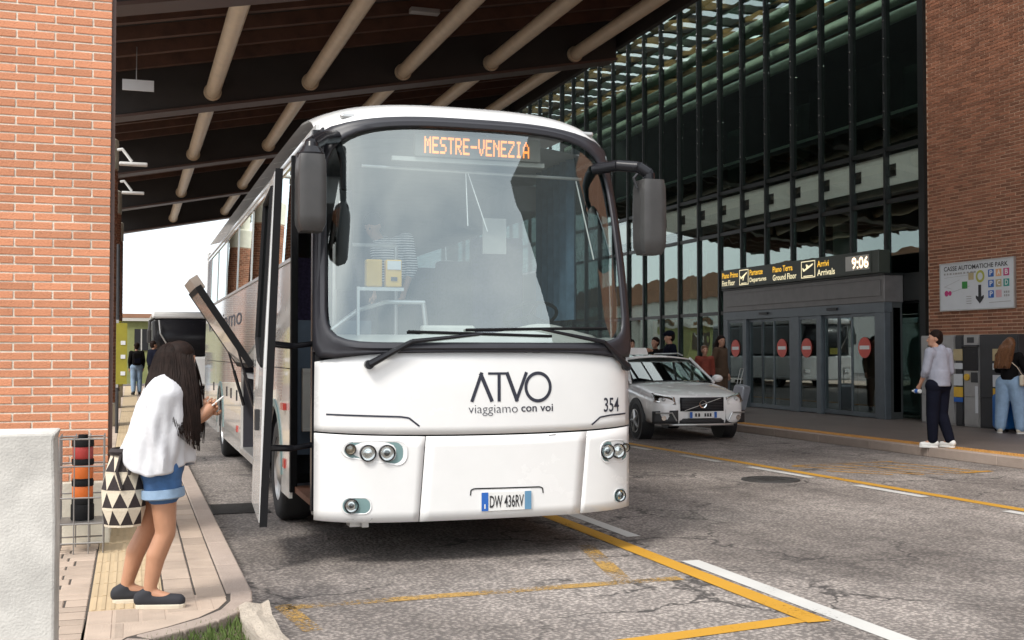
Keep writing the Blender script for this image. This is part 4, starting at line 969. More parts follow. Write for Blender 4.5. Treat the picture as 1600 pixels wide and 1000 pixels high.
MB().box(LX + .12, LX + .5, 10.3, BY1 - .2, 2.95, 3.2).box(RX - .5, RX - .12, 10.3, BY1 - .2, 2.95, 3.2).build('luggage_rack', 'interior_grey', bus, bevel=.03)
# partition and handrail seen through the windscreen at the left
MB().cyl((1.66, 9.9, 1.5), (1.66, 9.9, 2.55), .018, n=8).cyl((1.66, 9.9, 2.55), (2.2, 9.9, 2.55), .018, n=8).cyl((2.2, 9.9, 1.4), (2.2, 9.9, 2.55), .018, n=8).build('partition_rail', 'alu', bus, smooth=True)
MB().tube([(1.5, 9.25, 1.78), (1.75, 9.3, 1.96), (1.98, 9.3, 2.03), (2.3, 9.3, 2.03), (2.33, 9.3, 1.75)], .02, 8).build('grab_rail', 'alu', bus, smooth=True)
for xa, m in ((1.77, 'banner_yellow'), (1.93, 'yellow_box')):
    v = MB().box(xa, xa + .13, 9.05, 9.13, 2.14, 2.36).build('ticket_validator', 'yellow_box', bus, bevel=.01)
    if m == 'yellow_box':
        MB().box(xa + .01, xa + .12, 9.042, 9.049, 2.28, 2.35).build('display', 'board_white', v); MB().box(xa + .04, xa + .09, 9.042, 9.049, 2.19, 2.22).build('ticket_slot', 'ink_black', v)
MB().box(1.70, 1.72, 9.06, 9.10, 1.70, 2.14).box(1.72, 2.08, 9.07, 9.10, 2.11, 2.138).build('validator_stand', 'alu', bus)
# driver curtain, wall poster, hanging cords, sun visor rail
MB().grid(lambda a, z: (3.62 + .03 * math.sin(a * 40), 9.25 + a * 1.0, z), lin(0, 1, 50), [1.9, 2.6, 3.3]).build('curtain', 'curtain', bus, smooth=True, fix=False)
MB().box(2.98, 3.2, 9.85, 9.87, 2.5, 2.82).build('cab_poster', 'interior_light', bus)
MB().cyl((1.75, 9.16, 3.12), (3.65, 9.16, 3.10), .014, n=8).build('visor_rail', 'alu', bus)
MB().box(1.98, 3.28, 9.06, 9.10, 3.165, 3.20).build('display_shelf', 'interior_light', bus)
MB().tube([(2.62, 9.15, 3.10), (2.63, 9.12, 2.66)], .005, 5).tube([(2.64, 9.15, 3.10), (2.80, 9.12, 2.62)], .005, 5).tube([(3.60, 9.15, 3.08), (3.70, 9.0, 2.4)], .006, 5).build('pull_cord', 'white_paint', bus)
MB().box(LX + .2, LX + .33, 8.99, 9.03, 2.1, 2.9).build('inner_mirror', 'ink_black', bus, bevel=.02)
MB().tube([(LX + .22, 9.1, 3.3), (LX + .26, 9.02, 3.12), (LX + .27, 9.01, 2.9)], .03, 8).build('inner_mirror_arm', 'ink_black', bus)
# ---- destination display (dot matrix)
DX0, DX1, DZ0, DZ1 = 2.16, 3.23, 3.205, 3.385
dsp = MB().box(DX0, DX1, 9.02, 9.10, DZ0, DZ1).build('destination_display', 'led_back', bus)
FONT = {'M': '10001 11011 10101 10101 10001 10001 10001', 'E': '11111 10000 10000 11110 10000 10000 11111', 'S': '01111 10000 10000 01110 00001 00001 11110', 'T': '11111 00100 00100 00100 00100 00100 00100',
        'R': '11110 10001 10001 11110 10100 10010 10001', '-': '00000 00000 00000 11111 00000 00000 00000', 'V': '10001 10001 10001 10001 01010 01010 00100', 'N': '10001 11001 10101 10011 10001 10001 10001',
        'Z': '11111 00001 00010 00100 01000 10000 11111', 'I': '01110 00100 00100 00100 00100 00100 01110', 'A': '00100 01010 10001 10001 11111 10001 10001'}
txt = 'MESTRE-VENEZIA'; cw = (3.105 - 2.20) / len(txt); px = cw / 6.1; pz = .135 / 7
for i, ch in enumerate(txt):
    d = MB()
    for r_, line in enumerate(FONT[ch].split()):
        for c_, b in enumerate(line):
            if b == '1':
                x = 2.235 + i * cw + c_ * px; z = 3.228 + (6 - r_) * pz
                d.box(x + px * .05, x + px * .97, 9.012, 9.018, z + pz * .05, z + pz * .97)
    d.build('led_letter', 'led_amber', dsp, fix=False)
# ---- lettering on the nose
def stroke(mb, pts, wd, d=.004):
    pts = [(a[0] + (b[0] - a[0]) * k / 8, a[1] + (b[1] - a[1]) * k / 8) for a, b in zip(pts, pts[1:]) for k in range(8)] + [pts[-1]]
    for (xa, za), (xb, zb) in zip(pts, pts[1:]):
        v = Vector((xb - xa, zb - za)); n_ = Vector((-v.y, v.x)).normalized() * wd / 2
        mb.add([SX_(xa + n_.x, za + n_.y, d), SX_(xa - n_.x, za - n_.y, d), SX_(xb - n_.x, zb - n_.y, d), SX_(xb + n_.x, zb + n_.y, d)], [(0, 1, 2, 3)])
lt = MB(); stroke(lt, [(2.500, 1.235), (2.582, 1.462)], .026); stroke(lt, [(2.570, 1.455), (2.665, 1.235)], .030); lt.build('logo_letter', 'navy_ink', bus, fix=False)
lt = MB(); stroke(lt, [(2.632, 1.453), (2.80, 1.453)], .018); stroke(lt, [(2.722, 1.445), (2.722, 1.235)], .026); lt.build('logo_letter', 'navy_ink', bus, fix=False)
lt = MB(); stroke(lt, [(2.785, 1.462), (2.872, 1.235)], .030); stroke(lt, [(2.862, 1.235), (2.950, 1.462)], .026); lt.build('logo_letter', 'navy_ink', bus, fix=False)
lt = MB(); NO = 40
for k in range(NO):
    a, b = 2 * math.pi * k / NO, 2 * math.pi * (k + 1) / NO
    lt.add([SX_(3.048 + r_ * math.cos(t) * .95, 1.345 + r_ * math.sin(t), .004) for t, r_ in ((a, .096), (a, .122), (b, .122), (b, .096))], [(0, 1, 2, 3)])
lt.build('logo_letter', 'navy_ink', bus, fix=False)
sn = MB(); put_text(sn, 'viaggiamo', lambda a, b: SX_(2.475 + a, 1.125 + b, .004), .40, .085, -.012); o = sn.build('slogan', 'navy_ink', bus, fix=False); o['kind'] = 'stuff'
sn = MB(); put_text(sn, 'con voi', lambda a, b: SX_(2.905 + a, 1.152 + b, .004), .27, .058, .012); o = sn.build('slogan', 'navy_ink', bus, fix=False); o['kind'] = 'stuff'
sn = MB(); put_text(sn, '354', lambda a, b: SX_(3.635 + a, 1.135 + b, .004), .155, .115, .008); o = sn.build('fleet_number', 'navy_ink', bus, fix=False); o['kind'] = 'stuff'
cr = MB(); stroke(cr, [(1.40, 1.150), (1.95, 1.128), (2.01, 1.118), (2.09, 1.055)], .013); cr.build('crease_line', 'navy_ink', bus, fix=False)
cr = MB(); stroke(cr, [(3.52, 1.035), (3.60, 1.095), (3.70, 1.108), (3.87, 1.115)], .013); cr.build('crease_line', 'navy_ink', bus, fix=False)
# plate
rc_ = MB(); stroke(rc_, [(2.49, .515), (2.495, .555), (2.52, .566), (3.06, .560), (3.085, .55), (3.09, .51)], .010); rc_.build('plate_recess_edge', 'black_rubber', bus, fix=False)
pl = MB().grid(lambda x, z: SX_(x, z, .014), lin(2.575, 2.985, 10), [.392, .535]).build('number_plate', 'plate_white', bus, solid=.01, fix=False)
MB().grid(lambda x, z: SX_(x, z, .018), lin(2.575, 2.63, 3), [.392, .535]).build('plate_band', 'plate_blue', pl, fix=False)
MB().grid(lambda x, z: SX_(x, z, .018), lin(2.93, 2.985, 3), [.392, .535]).build('plate_band', 'plate_blue_pale', pl, fix=False)
sn = MB(); put_text(sn, 'DW 436RV', lambda a, b: SX_(2.642 + a, .415 + b, .018), .28, .095, .012); o = sn.build('plate_characters', 'ink_black', pl, fix=False); o['kind'] = 'stuff'
sn = MB(); put_text(sn, 'I', lambda a, b: SX_(2.597 + a, .41 + b, .02), .010, .035, .01); sn.build('country_letter', 'plate_white', pl, fix=False)
# ---- head and fog lamps in recessed teal bowls
def rrect(x0, x1, z0, z1, r=.06, n=6):
    P = []
    for cx, cz, a0 in ((x1 - r, z1 - r, 0), (x0 + r, z1 - r, 90), (x0 + r, z0 + r, 180), (x1 - r, z0 + r, 270)):
        for k in range(n + 1): a = R(a0 + 90 * k / n); P.append((cx + r * math.cos(a), cz + r * math.sin(a)))
    return P
def bowl(name, poly, lamps, sgn_):
    cx = sum(p[0] for p in poly) / len(poly); cz = sum(p[1] for p in poly) / len(poly)
    n = len(poly); b = MB()
    ringp = lambda k, d: [SX_(cx + (x - cx) * k, cz + (z - cz) * k, d) for x, z in poly]
    L = [ringp(1.06, .003), ringp(1.03, .008), ringp(.98, .006), ringp(.90, .004)]
    for r0, r1 in zip(L, L[1:]): b.add(r0 + r1, [(i, (i + 1) % n, n + (i + 1) % n, n + i) for i in range(n)], 0)
    b.add(ringp(.985, .0055), [tuple(range(n))], 1)
    t = b.build(name, ['bus_white', 'teal'], bus, smooth=True, fix=False)
    for x, z, r, kind in lamps:
        c = Vector(SX_(x, z, .0)); 
        lo = MB().lathe([(r * 1.18, .0), (r * 1.18, -.026), (r * 1.04, -.034), (r * 1.0, -.02)], tuple(c), 'y', 28).build('lamp_ring', 'black_gloss', bus, smooth=True, fix=False)
        MB().lathe([(r * 1.0, -.012), (r * .8, -.008), (r * .45, -.012), (r * .42, -.016), (0.0005, -.02)], tuple(c), 'y', 28).build('reflector', 'chrome' if kind != 'a' else 'lens_amber', lo, smooth=True, fix=False)
        MB().lathe([(r * 1.02, -.024), (r * .8, -.031), (r * .4, -.036), (.0005, -.037)], tuple(c), 'y', 28).build('lens', 'g_lamp', lo, smooth=True, fix=False)
        if kind == 'b': MB().lathe([(r * .42, -.014), (r * .30, -.026), (0.0005, -.028)], tuple(c), 'y', 20).build('bulb_cap', 'black_gloss', lo, smooth=True, fix=False)
lp = rrect(1.515, 1.99, .765, .945, .075)
lp = [(x, z if not (x < 1.66 and z < .85) else z + .055) for x, z in lp]
bowl('headlamp_bowl', lp, [(1.572, .888, .036, 'a'), (1.700, .858, .054, 'l'), (1.842, .856, .054, 'b')], -1)
bowl('headlamp_bowl', rrect(3.605, 3.89, .725, .90, .07), [(3.665, .815, .052, 'b'), (3.775, .815, .052, 'l'), (3.862, .835, .032, 'a')], 1)
bowl('foglamp_bowl', rrect(1.515, 1.725, .402, .522, .055), [(1.58, .465, .046, 'b')], -1)
bowl('foglamp_bowl', rrect(3.735, 3.865, .395, .505, .05), [(3.795, .45, .042, 'b')], 1)
MB().box(1.60, 1.72, 8.80, 8.95, .28, .335).box(1.68, 1.73, 8.72, 8.80, .285, .335).build('tow_bracket', 'alu', bus)
# ---- wipers
def wiper(base, elbow, tip0, tip1):
    a = MB(); P = lambda q, d=.05: SX_(q[0], q[1], d)
    a.cyl(P(base, .02), P(base, .07), .035, n=14)
    a.cyl(P(base, .06), P(elbow, .06), .030, .018, n=8).cyl(P(elbow, .06), P(((tip0[0] + tip1[0]) / 2, (tip0[1] + tip1[1]) / 2), .05), .018, .010, n=8)
    w_ = a.build('wiper_arm', 'black_gloss', bus, smooth=True)
    b = MB(); pts_ = [P((tip0[0] + (tip1[0] - tip0[0]) * t, tip0[1] + (tip1[1] - tip0[1]) * t), .03) for t in lin(0, 1, 8)]
    b.tube(pts_, .012, 6); b.build('wiper_blade', 'black_rubber', w_, smooth=True)
wiper((1.70, 1.525), (2.02, 1.70), (2.00, 1.775), (3.16, 1.745))
wiper((3.86, 1.50), (3.62, 1.70), (2.45, 1.79), (3.66, 1.815))
# ---- mirrors
def pod(x0, x1, y0, y1, z0, z1, name='mirror_pod'):
    b = MB(); zz = lin(0, 1, 10)
    def fn(t, s):
        a, c = sup(t, 7); k = .90 + .10 * math.sin(math.pi * min(1, s * .85 + .1)) ** .5
        if s > .95: k *= .93
        if s < .02: k *= .80
        return ((x0 + x1) / 2 + a * (x1 - x0) / 2 * k, (y0 + y1) / 2 + c * (y1 - y0) / 2 * k, z0 + (z1 - z0) * s)
    b.grid(fn, lin(0, 2 * math.pi, 32)[:-1], zz, close=True)
    n = 31; n = 32; b.f += [tuple(range(32))[::-1], tuple(range(32 * 10, 32 * 11))]; b.m += [0, 0]
    return b.build(name, 'mirror_plastic', bus, smooth=True)
p1_ = pod(1.135, 1.345, 8.33, 8.60, 2.50, 3.06)
MB().box(1.165, 1.315, 8.605, 8.612, 2.56, 2.98).build('mirror_glass', 'mirror_face', p1_)
MB().tube([(1.24, 8.46, 3.04), (1.25, 8.5, 3.15), (1.36, 8.72, 3.24), (1.5, 8.95, 3.30)], .055, 10).build('mirror_arm', 'black_gloss', bus, smooth=True)
MB().lathe([(0, .06), (.07, .05), (.105, .0), (.10, -.03)], (1.24, 8.465, 3.075), 'z', 20).build('mirror_cap', 'black_gloss', bus, smooth=True)
p2_ = pod(3.935, 4.150, 8.50, 8.76, 2.42, 3.03)
MB().box(3.965, 4.125, 8.765, 8.772, 2.5, 2.95).build('mirror_glass', 'mirror_face', p2_)
MB().tube([(3.70, 8.98, 3.16), (3.83, 8.78, 3.17), (3.96, 8.66, 3.145), (4.04, 8.63, 3.09), (4.045, 8.63, 3.02)], .048, 12).build('mirror_arm', 'black_gloss', bus, smooth=True)
MB().tube([(3.93, 8.62, 3.08), (3.89, 8.6, 3.04), (3.92, 8.6, 2.96)], .012, 6).build('mirror_cable', 'ink_black', bus, smooth=True)
# ---- swung-out door leaf with arms
def dl(y, z, o=0): return (.905 + .055 * (y - 8.7) + .10 * max(0, (z - .35) / 2.6) ** 1.6 + o, y, z)
D0, D1 = 8.70, 9.95
fl = MB(); gz = 1.95
fl.prism([(D0, .36), (D1, .36), (D1, 1.75), (D0 + .62, 1.55), (D0, 1.50)], lambda a, b: dl(a, b), lambda a, b: dl(a, b, .045))
fl.prism([(D0, 1.502), (D0 + .12, 1.52), (D0 + .12, 2.97), (D0, 2.97)], lambda a, b: dl(a, b), lambda a, b: dl(a, b, .045))
fl.prism([(D1 - .12, 1.73), (D1, 1.752), (D1, 2.97), (D1 - .12, 2.97)], lambda a, b: dl(a, b), lambda a, b: dl(a, b, .045))
fl.prism([(D0 + .121, 2.86), (D1 - .121, 2.86), (D1 - .121, 2.97), (D0 + .121, 2.97)], lambda a, b: dl(a, b), lambda a, b: dl(a, b, .045))
leaf_ = fl.build('door_leaf', 'bus_white', bus)
MB().prism([(D0 + .121, 1.525), (D0 + .62, 1.56), (D1 - .121, 1.73), (D1 - .121, 2.858), (D0 + .121, 2.858)], lambda a, b: dl(a, b, .012), lambda a, b: dl(a, b, .02)).build('door_glass', 'g_side', leaf_)
gk = MB()
for q0, q1 in (((D0 + .12, 1.52), (D0 + .12, 2.86)), ((D0 + .12, 2.86), (D1 - .12, 2.86)), ((D1 - .12, 2.86), (D1 - .12, 1.73)), ((D1 - .12, 1.73), (D0 + .62, 1.555)), ((D0 + .62, 1.555), (D0 + .12, 1.52))):
    gk.cyl(dl(*q0), dl(*q1), .022, n=8)
gk.build('door_glass_seal', 'black_rubber', leaf_, smooth=True)
MB().prism([(D0 - .03, .33), (D0 - .001, .33), (D0 - .001, 2.99), (D0 - .03, 2.99)], lambda a, b: dl(a, b, .004), lambda a, b: dl(a, b, .06)).build('door_edge_seal', 'black_rubber', leaf_)
MB().prism([(D0, .33), (D0 + .05, .33), (D0 + .05, 2.97), (D0, 2.97)], lambda a, b: dl(a, b, .046), lambda a, b: dl(a, b, .06)).build('door_inner_rib', 'black_gloss', leaf_)
MB().box(.905, .94, 9.0, 9.08, 1.02, 1.18).build('door_handle', 'ink_black', leaf_, bevel=.005)
for z in (1.685, .905):
    MB().cyl((.965, 8.76, z), (1.17, 8.90, z - .02), .026, n=10).cyl((1.17, 8.90, z - .02), (LX + .03, 8.97, z + .0), .022, n=10).build('door_arm', 'black_gloss', bus, smooth=True)
MB().tube([(1.36, 9.02, 2.45), (1.40, 9.04, 2.05), (1.46, 9.05, 1.6), (1.46, 9.05, 1.2)], .015, 8).build('grab_rail', 'black_gloss', bus, smooth=True)
# ---- open luggage flap with gas struts and dark bay
hinge = Vector((LX - .012, 0, 1.475)); dirv = Vector((-.62, 0, .93)).normalized(); nrm_ = Vector((dirv.z, 0, -dirv.x)); HL = 1.06
def hp(y, s, t): q = hinge + dirv * (s * HL) + nrm_ * t; return (q.x, y, q.z)
fp = MB()
fp.prism([(HY0, 0), (HY1, 0), (HY1, 1), (HY0, 1)], lambda a, b: hp(a, b, -.045), lambda a, b: hp(a, b, -.02)).build('luggage_flap', 'bus_side', bus)
MB().prism([(HY0 + .05, .05), (HY1 - .05, .05), (HY1 - .05, .95), (HY0 + .05, .95)], lambda a, b: hp(a, b, -.019), lambda a, b: hp(a, b, .0)).build('flap_lining', 'hatch_inner', bus)
fe = MB()
for a, b, c, d in ((HY0 - .004, HY0 + .05, -.01, 1.01), (HY1 - .05, HY1 + .004, -.01, 1.01), (HY0 + .05, HY1 - .05, -.01, .05), (HY0 + .05, HY1 - .05, .95, 1.01)):
    fe.prism([(a, c), (b, c), (b, d), (a, d)], lambda y, s: hp(y, s, -.05), lambda y, s: hp(y, s, .025))
fe.build('flap_rim', 'black_rubber', bus)
MB().prism([(HY0 + .05, .48), (HY1 - .05, .48), (HY1 - .05, .53), (HY0 + .05, .53)], lambda y, s: hp(y, s, .001), lambda y, s: hp(y, s, .03)).build('flap_brace', 'alu', bus)
MB().prism([(HY0 + .1, .96), (HY1 - .1, .96), (HY1 - .1, 1.12), (HY0 + .1, 1.12)], lambda y, s: hp(y, s, -.04), lambda y, s: hp(y, s, .06)).build('flap_lip', 'hatch_inner', bus)
for yv in (HY0 + .07, HY1 - .07):
    MB().cyl(hp(yv, .38, .02), (LX + .03, yv, .95), .012, n=8).cyl((LX + .03, yv, .95), ((LX + .03) * .5 + hp(yv, .38, .02)[0] * .5, yv, .95 * .5 + hp(yv, .38, .02)[2] * .5), .02, n=8).build('gas_strut', 'black_gloss', bus, smooth=True)
MB().box(LX + .9, LX + .93, HY0 - .02, HY1 + .02, .4, 1.46).box(LX + .03, LX + .9, HY0 - .03, HY0 - .005, .4, 1.46).box(LX + .03, LX + .9, HY1 + .005, HY1 + .03, .4, 1.46).box(LX + .03, LX + .9, HY0, HY1, 1.44, 1.465).build('luggage_bay', 'interior_dark', bus)
MB().box(LX + .01, LX + .9, HY0, HY1, .402, .42).build('luggage_bay_floor', 'alu', bus)
# lettering on the side
sd_ = MB(); put_text(sd_, 'viaggiamo', lambda a, b: (xs(1.95 + b) - .004, 21.6 - a, 1.90 + b), 6.6, .30, .0); o = sd_.build('side_lettering', 'navy_ink', bus, fix=False); o['kind'] = 'stuff'
# ---- wheels
def wheel(x, y, sgn_, parent, r=.49, wd=.30, x_out=None):
    t = MB().lathe([(r * .62, 0), (r * .80, -.01), (r * .93, .0), (r * .99, .03), (r, .06), (r, wd - .05), (r * .95, wd), (r * .6, wd)], (x, y, r), 'x', 40).build('tyre', 'tyre', parent, smooth=True)
    MB().lathe([(r * .62, .005), (r * .60, .03), (r * .46, .06), (r * .30, .02), (r * .22, .0), (.001, .0)], (x, y, r), 'x', 32).build('rim', 'alu', t, smooth=True)
    return t
for yv in (FW, RW):
    wheel(LX + .035, yv, -1, bus); t = wheel(RX - .335, yv, 1, bus)
MB().box(LX + .34, RX - .34, FW - .08, FW + .08, .42, .58).box(LX + .34, RX - .34, RW - .1, RW + .1, .40, .60).build('axle', 'interior_dark', bus)

# small scuffs low on the nose, as on the real coach
for (x0_, z0_, x1_, z1_) in ((1.545, .352, 1.60, .362), (1.72, .35, 1.735, .368), (3.14, .962, 3.20, .968)):
    sc_ = MB(); stroke(sc_, [(x0_, z0_), (x1_, z1_)], .007, .003); sc_.build('scuff_mark', 'machine_grey', bus, fix=False)

# ================================================================== TAXI
taxi = thing('taxi', 'silver estate car taxi with black grille parked by the terminal kerb', 'taxi', (9.82, 18.75, 0), R(-5))
# stations along the car: y, half width, sill z, side z, shoulder z, deck z (top at centre), deck half-width factor
ST = [(.00, .62, .34, .50, .62, .70, .80), (.06, .78, .30, .50, .70, .78, .82), (.18, .88, .28, .52, .78, .86, .86), (.45, .925, .28, .55, .84, .93, .86), (.8, .935, .28, .58, .90, 1.0, .84), (1.15, .935, .28, .60, .95, 1.05, .82), (1.45, .93, .28, .60, .97, 1.08, .84),
      (2.2, .935, .28, .60, 1.0, 1.04, .93), (3.2, .935, .28, .60, 1.0, 1.04, .93), (4.1, .93, .28, .6, 1.0, 1.04, .93), (4.6, .90, .30, .6, .98, 1.03, .92), (4.82, .82, .36, .6, .9, .98, .9)]
def prof(s, k):
    y, w_, z0, z1, z2, z3, kf = s
    P = [(0, z0), (w_ * .80, z0), (w_ * .95, z0 + .05), (w_ * .985, z1 - .04), (w_, z1), (w_ * .995, (z1 + z2) / 2), (w_ * .975, z2), (w_ * kf, z2 + (z3 - z2) * .62), (w_ * kf * .55, z3 - .012), (0, z3)]
    return P
b = MB(); rows = []
for s in ST:
    P = prof(s, 0); rows.append([(x, s[0], z) for x, z in P] + [(-x, s[0], z) for x, z in P[-2:0:-1]])
n = len(rows[0]); allv = [p for r_ in rows for p in r_]
fs = [(j * n + i, j * n + (i + 1) % n, (j + 1) * n + (i + 1) % n, (j + 1) * n + i) for j in range(len(rows) - 1) for i in range(n)]
fs += [tuple(range(n))[::-1], tuple((len(rows) - 1) * n + i for i in range(n))]
body = MB().add(allv, fs).build('body', 'car_silver', taxi, smooth=True, local=True)
sm_ = body.modifiers.new('sub', 'SUBSURF'); sm_.levels = 1; sm_.render_levels = 2
# dark lower cladding, grille, lights
def cprism(name, poly, y0, y1, m, parent=taxi, slope=0, bev=0):
    return MB().prism(poly, lambda a, b: (a, y0 + slope * abs(a) ** 2, b), lambda a, b: (a, y1 + slope * abs(a) ** 2, b)).build(name, m, parent, local=True, bevel=bev)
MB().grid(lambda x, z: (x, -.015 + .13 * abs(x) ** 2.2, z), lin(-.42, .42, 14), lin(.55, .80, 4)).build('grille', 'black_gloss', taxi, local=True, smooth=True, solid=.03, fix=False)
gf = MB(); 
for k in range(8): gf.grid(lambda x, z: (x, -.022 + .13 * abs(x) ** 2.2, z), lin(-.40, .40, 10), [.565 + k * .028, .572 + k * .028])
o = gf.build('grille_slats', 'car_dark', taxi, local=True, fix=False); o['kind'] = 'stuff'
em = MB(); em.lathe([(.055, -.012), (.072, -.018), (.072, 0), (.055, 0), (.055, -.012)], (0, -.03, .68), 'y', 24)
em.build('round_emblem', 'chrome', taxi, local=True, smooth=True)
MB().add([(-.36, -.036, .565), (-.34, -.036, .56), (.36, -.036, .785), (.34, -.036, .79)], [(0, 1, 2, 3)]).build('diagonal_bar', 'alu', taxi, local=True, fix=False)
fy = lambda x: .02 + .16 * abs(x) ** 2.4
for s in (-1, 1):
    MB().grid(lambda u, v: (s * (.50 + .36 * u), fy(.50 + .36 * u) - .03 + .16 * v * (.4 + .6 * u) + .04 * u, .665 + .055 * u + v * (.13 + .02 * u)), lin(0, 1, 8), lin(0, 1, 5)).build('headlamp', 'chrome', taxi, local=True, smooth=True, solid=.01, fix=False)
    MB().grid(lambda u, v: (s * (.495 + .37 * u), fy(.50 + .36 * u) - .045 + .16 * v * (.4 + .6 * u) + .04 * u, .66 + .055 * u + v * (.14 + .02 * u)), lin(0, 1, 8), lin(0, 1, 5)).build('headlamp_lens', 'g_lamp', taxi, local=True, smooth=True, fix=False)
    MB().ball((s * .70, fy(.7) + .02, .755), .04, 14, 10).build('projector', 'alu', taxi, local=True, smooth=True)
    MB().grid(lambda u, v: (s * (.46 + .44 * u), fy(.46 + .44 * u) - .035 + .05 * u, .33 + v * (.24 - .02 * u)), lin(0, 1, 8), lin(0, 1, 4)).build('bumper_cladding', 'car_dark', taxi, local=True, smooth=True, solid=.03, fix=False)
    MB().tube([(s * .86, fy(.86) - .05, .52), (s * .58, fy(.58) - .075, .52), (s * .50, fy(.5) - .075, .38)], .014, 6).build('foglamp_trim', 'alu', taxi, local=True, smooth=True)
    MB().cyl((s * .72, fy(.72) - .06, .43), (s * .72, fy(.72) - .04, .43), .045, n=18).build('foglamp', 'chrome', taxi, local=True)
    # wheel arches and wheels
    for yv in (.93, 3.72):
        ring = MB()
        for k in range(18):
            a0, a1 = math.pi * k / 18, math.pi * (k + 1) / 18
            q = [(yv + r_ * math.cos(a), .34 + r_ * math.sin(a)) for a, r_ in ((a0, .36), (a1, .36), (a1, .43), (a0, .43))]
            ring.add([(s * .950, a, b) for a, b in q] + [(s * .90, a, b) for a, b in q], [(0, 1, 2, 3), (0, 1, 5, 4), (2, 3, 7, 6)])
        ring.build('wheel_arch', 'car_dark', taxi, local=True)
        dk = MB().cyl((s * .70, yv, .34), (s * .944, yv, .34), .365, n=28).build('wheel_well', 'ink_black', taxi, local=True)
        ty = MB().lathe([(.22, 0), (.30, .0), (.335, .02), (.34, .05), (.34, .2), (.22, .2)], (s * .955 if s < 0 else .755, yv, .34), 'x', 32).build('tyre', 'tyre', taxi, local=True, smooth=True)
        rm = MB()
        for k in range(5):
            a = 2 * math.pi * k / 5; rm.cyl((s * .958, yv, .34), (s * .955, yv + .21 * math.cos(a), .34 + .21 * math.sin(a)), .035, .025, n=6)
        rm.cyl((s * .95, yv, .34), (s * .965, yv, .34), .06, n=16).lathe([(.20, 0), (.22, 0)], (s * .958, yv, .34), 'x', 28)
        rm.build('rim', 'alu', ty, local=True)
    MB().grid(lambda y, z: (s * (.945), y, z), [1.4, 3.28], [.30, .46]).build('side_cladding', 'car_dark', taxi, local=True, solid=.01, fix=False)
    # mirrors
    m_ = MB(); m_.ball((s * 1.04, 1.72, 1.10), .10, 16, 10, sc=(1.15, .8, .75)); o = m_.build('wing_mirror', 'car_silver', taxi, local=True, smooth=True)
    MB().box(s * .90 - .06, s * .90 + .06, 1.68, 1.76, 1.02, 1.06).build('mirror_foot', 'car_dark', taxi, local=True)
MB().grid(lambda x, z: (x, -.005 + .13 * abs(x) ** 2.2, z), lin(-.43, .43, 10), lin(.33, .42, 3)).build('lower_intake', 'ink_black', taxi, local=True, smooth=True, solid=.02, fix=False)
MB().grid(lambda x, z: (x, -.03 + .16 * abs(x) ** 2.4, z), lin(-.62, .62, 16), [.285, .305, .32]).build('skid_plate', 'alu', taxi, local=True, smooth=True, solid=.03, fix=False)
pt_ = MB().grid(lambda x, z: (x, -.055, z), [-.26, .26], [.43, .54]).build('number_plate', 'plate_white', taxi, local=True, solid=.01, fix=False)
MB().box(-.26, -.21, -.060, -.057, .432, .538).box(.21, .26, -.060, -.057, .432, .538).build('plate_band', 'plate_blue', pt_, local=True)
pk = MB()
for a in (-.16, -.10, .02, .07, .12): pk.box(a, a + .035, -.060, -.057, .455, .515)
o = pk.build('plate_characters', 'ink_black', pt_, local=True); o['kind'] = 'stuff'
# greenhouse: glass block, pillars, roof
def gh(y, w_, z): return [(-w_, y, z), (w_, y, z)]
BB = [(1.42, .80, 1.06), (2.30, .66, 1.47)]   # windscreen base / top
wsg = MB().grid(lambda u, t: (u * (.80 - .14 * t), 1.42 + .90 * t - .10 * (1 - u * u) * (1 - .4 * t), 1.06 + .42 * t + .02 * (1 - u * u)), lin(-1, 1, 12), lin(0, 1, 6)).build('windscreen', 'g_car', taxi, local=True, smooth=True, fix=False)
MB().grid(lambda u, t: (u * (.675 - .02 * t), 2.24 + 2.1 * t - .06 * (1 - u * u) * (1 - t), 1.485 + .055 * (1 - u * u) + .035 * math.sin(t * math.pi)), lin(-1, 1, 12), lin(0, 1, 8)).build('roof', 'car_silver', taxi, local=True, smooth=True, solid=.03, fix=False)
for s in (-1, 1):
    MB().grid(lambda y, t: (s * (.865 - .185 * t), y if t == 0 else 2.2 + (y - 1.5) * .82, 1.035 + .445 * t), [1.5, 2.5, 3.5, 4.45], [0, 1]).build('side_glass', 'g_car', taxi, local=True, fix=False)
    for a, c_ in ((1.46, 2.26), (2.75, 2.90), (3.75, 3.75)): MB().cyl((s * .855, a, 1.03), (s * .68, c_, 1.49), .03, n=8).build('pillar', 'car_silver' if a < 2 else 'car_dark', taxi, local=True, smooth=True)
    MB().tube([(s * .62, 2.5, 1.55), (s * .62, 2.7, 1.59), (s * .62, 4.1, 1.58), (s * .62, 4.3, 1.53)], .014, 6).build('roof_rail', 'alu', taxi, local=True, smooth=True)
MB().grid(lambda u, t: (u * (.8 - .13 * t), 4.7 - .42 * t, 1.03 + .45 * t), lin(-1, 1, 6), [0, 1]).build('rear_glass', 'g_car', taxi, local=True, fix=False)
MB().box(-.82, .82, 1.55, 4.6, .9, 1.0).build('cabin_floor', 'ink_black', taxi, local=True)
for x in (-.38, .38): MB().box(x - .24, x + .24, 2.55, 2.72, .95, 1.42).build('seat', 'interior_dark', taxi, local=True, bevel=.05)
for s in (-1, 1): MB().cyl((s * .1, 1.38, 1.085), (s * .55, 1.45, 1.10), .008, n=6).build('wiper', 'ink_black', taxi, local=True)
ts = MB().prism([(-.22, 0), (.22, 0), (.19, .14), (-.19, .14)], lambda a, b: (a - .32, 2.52 + b * .35, 1.565 + b), lambda a, b: (a - .32, 2.68 - b * .35, 1.565 + b)).build('roof_sign', 'white_paint', taxi, local=True, bevel=.02)
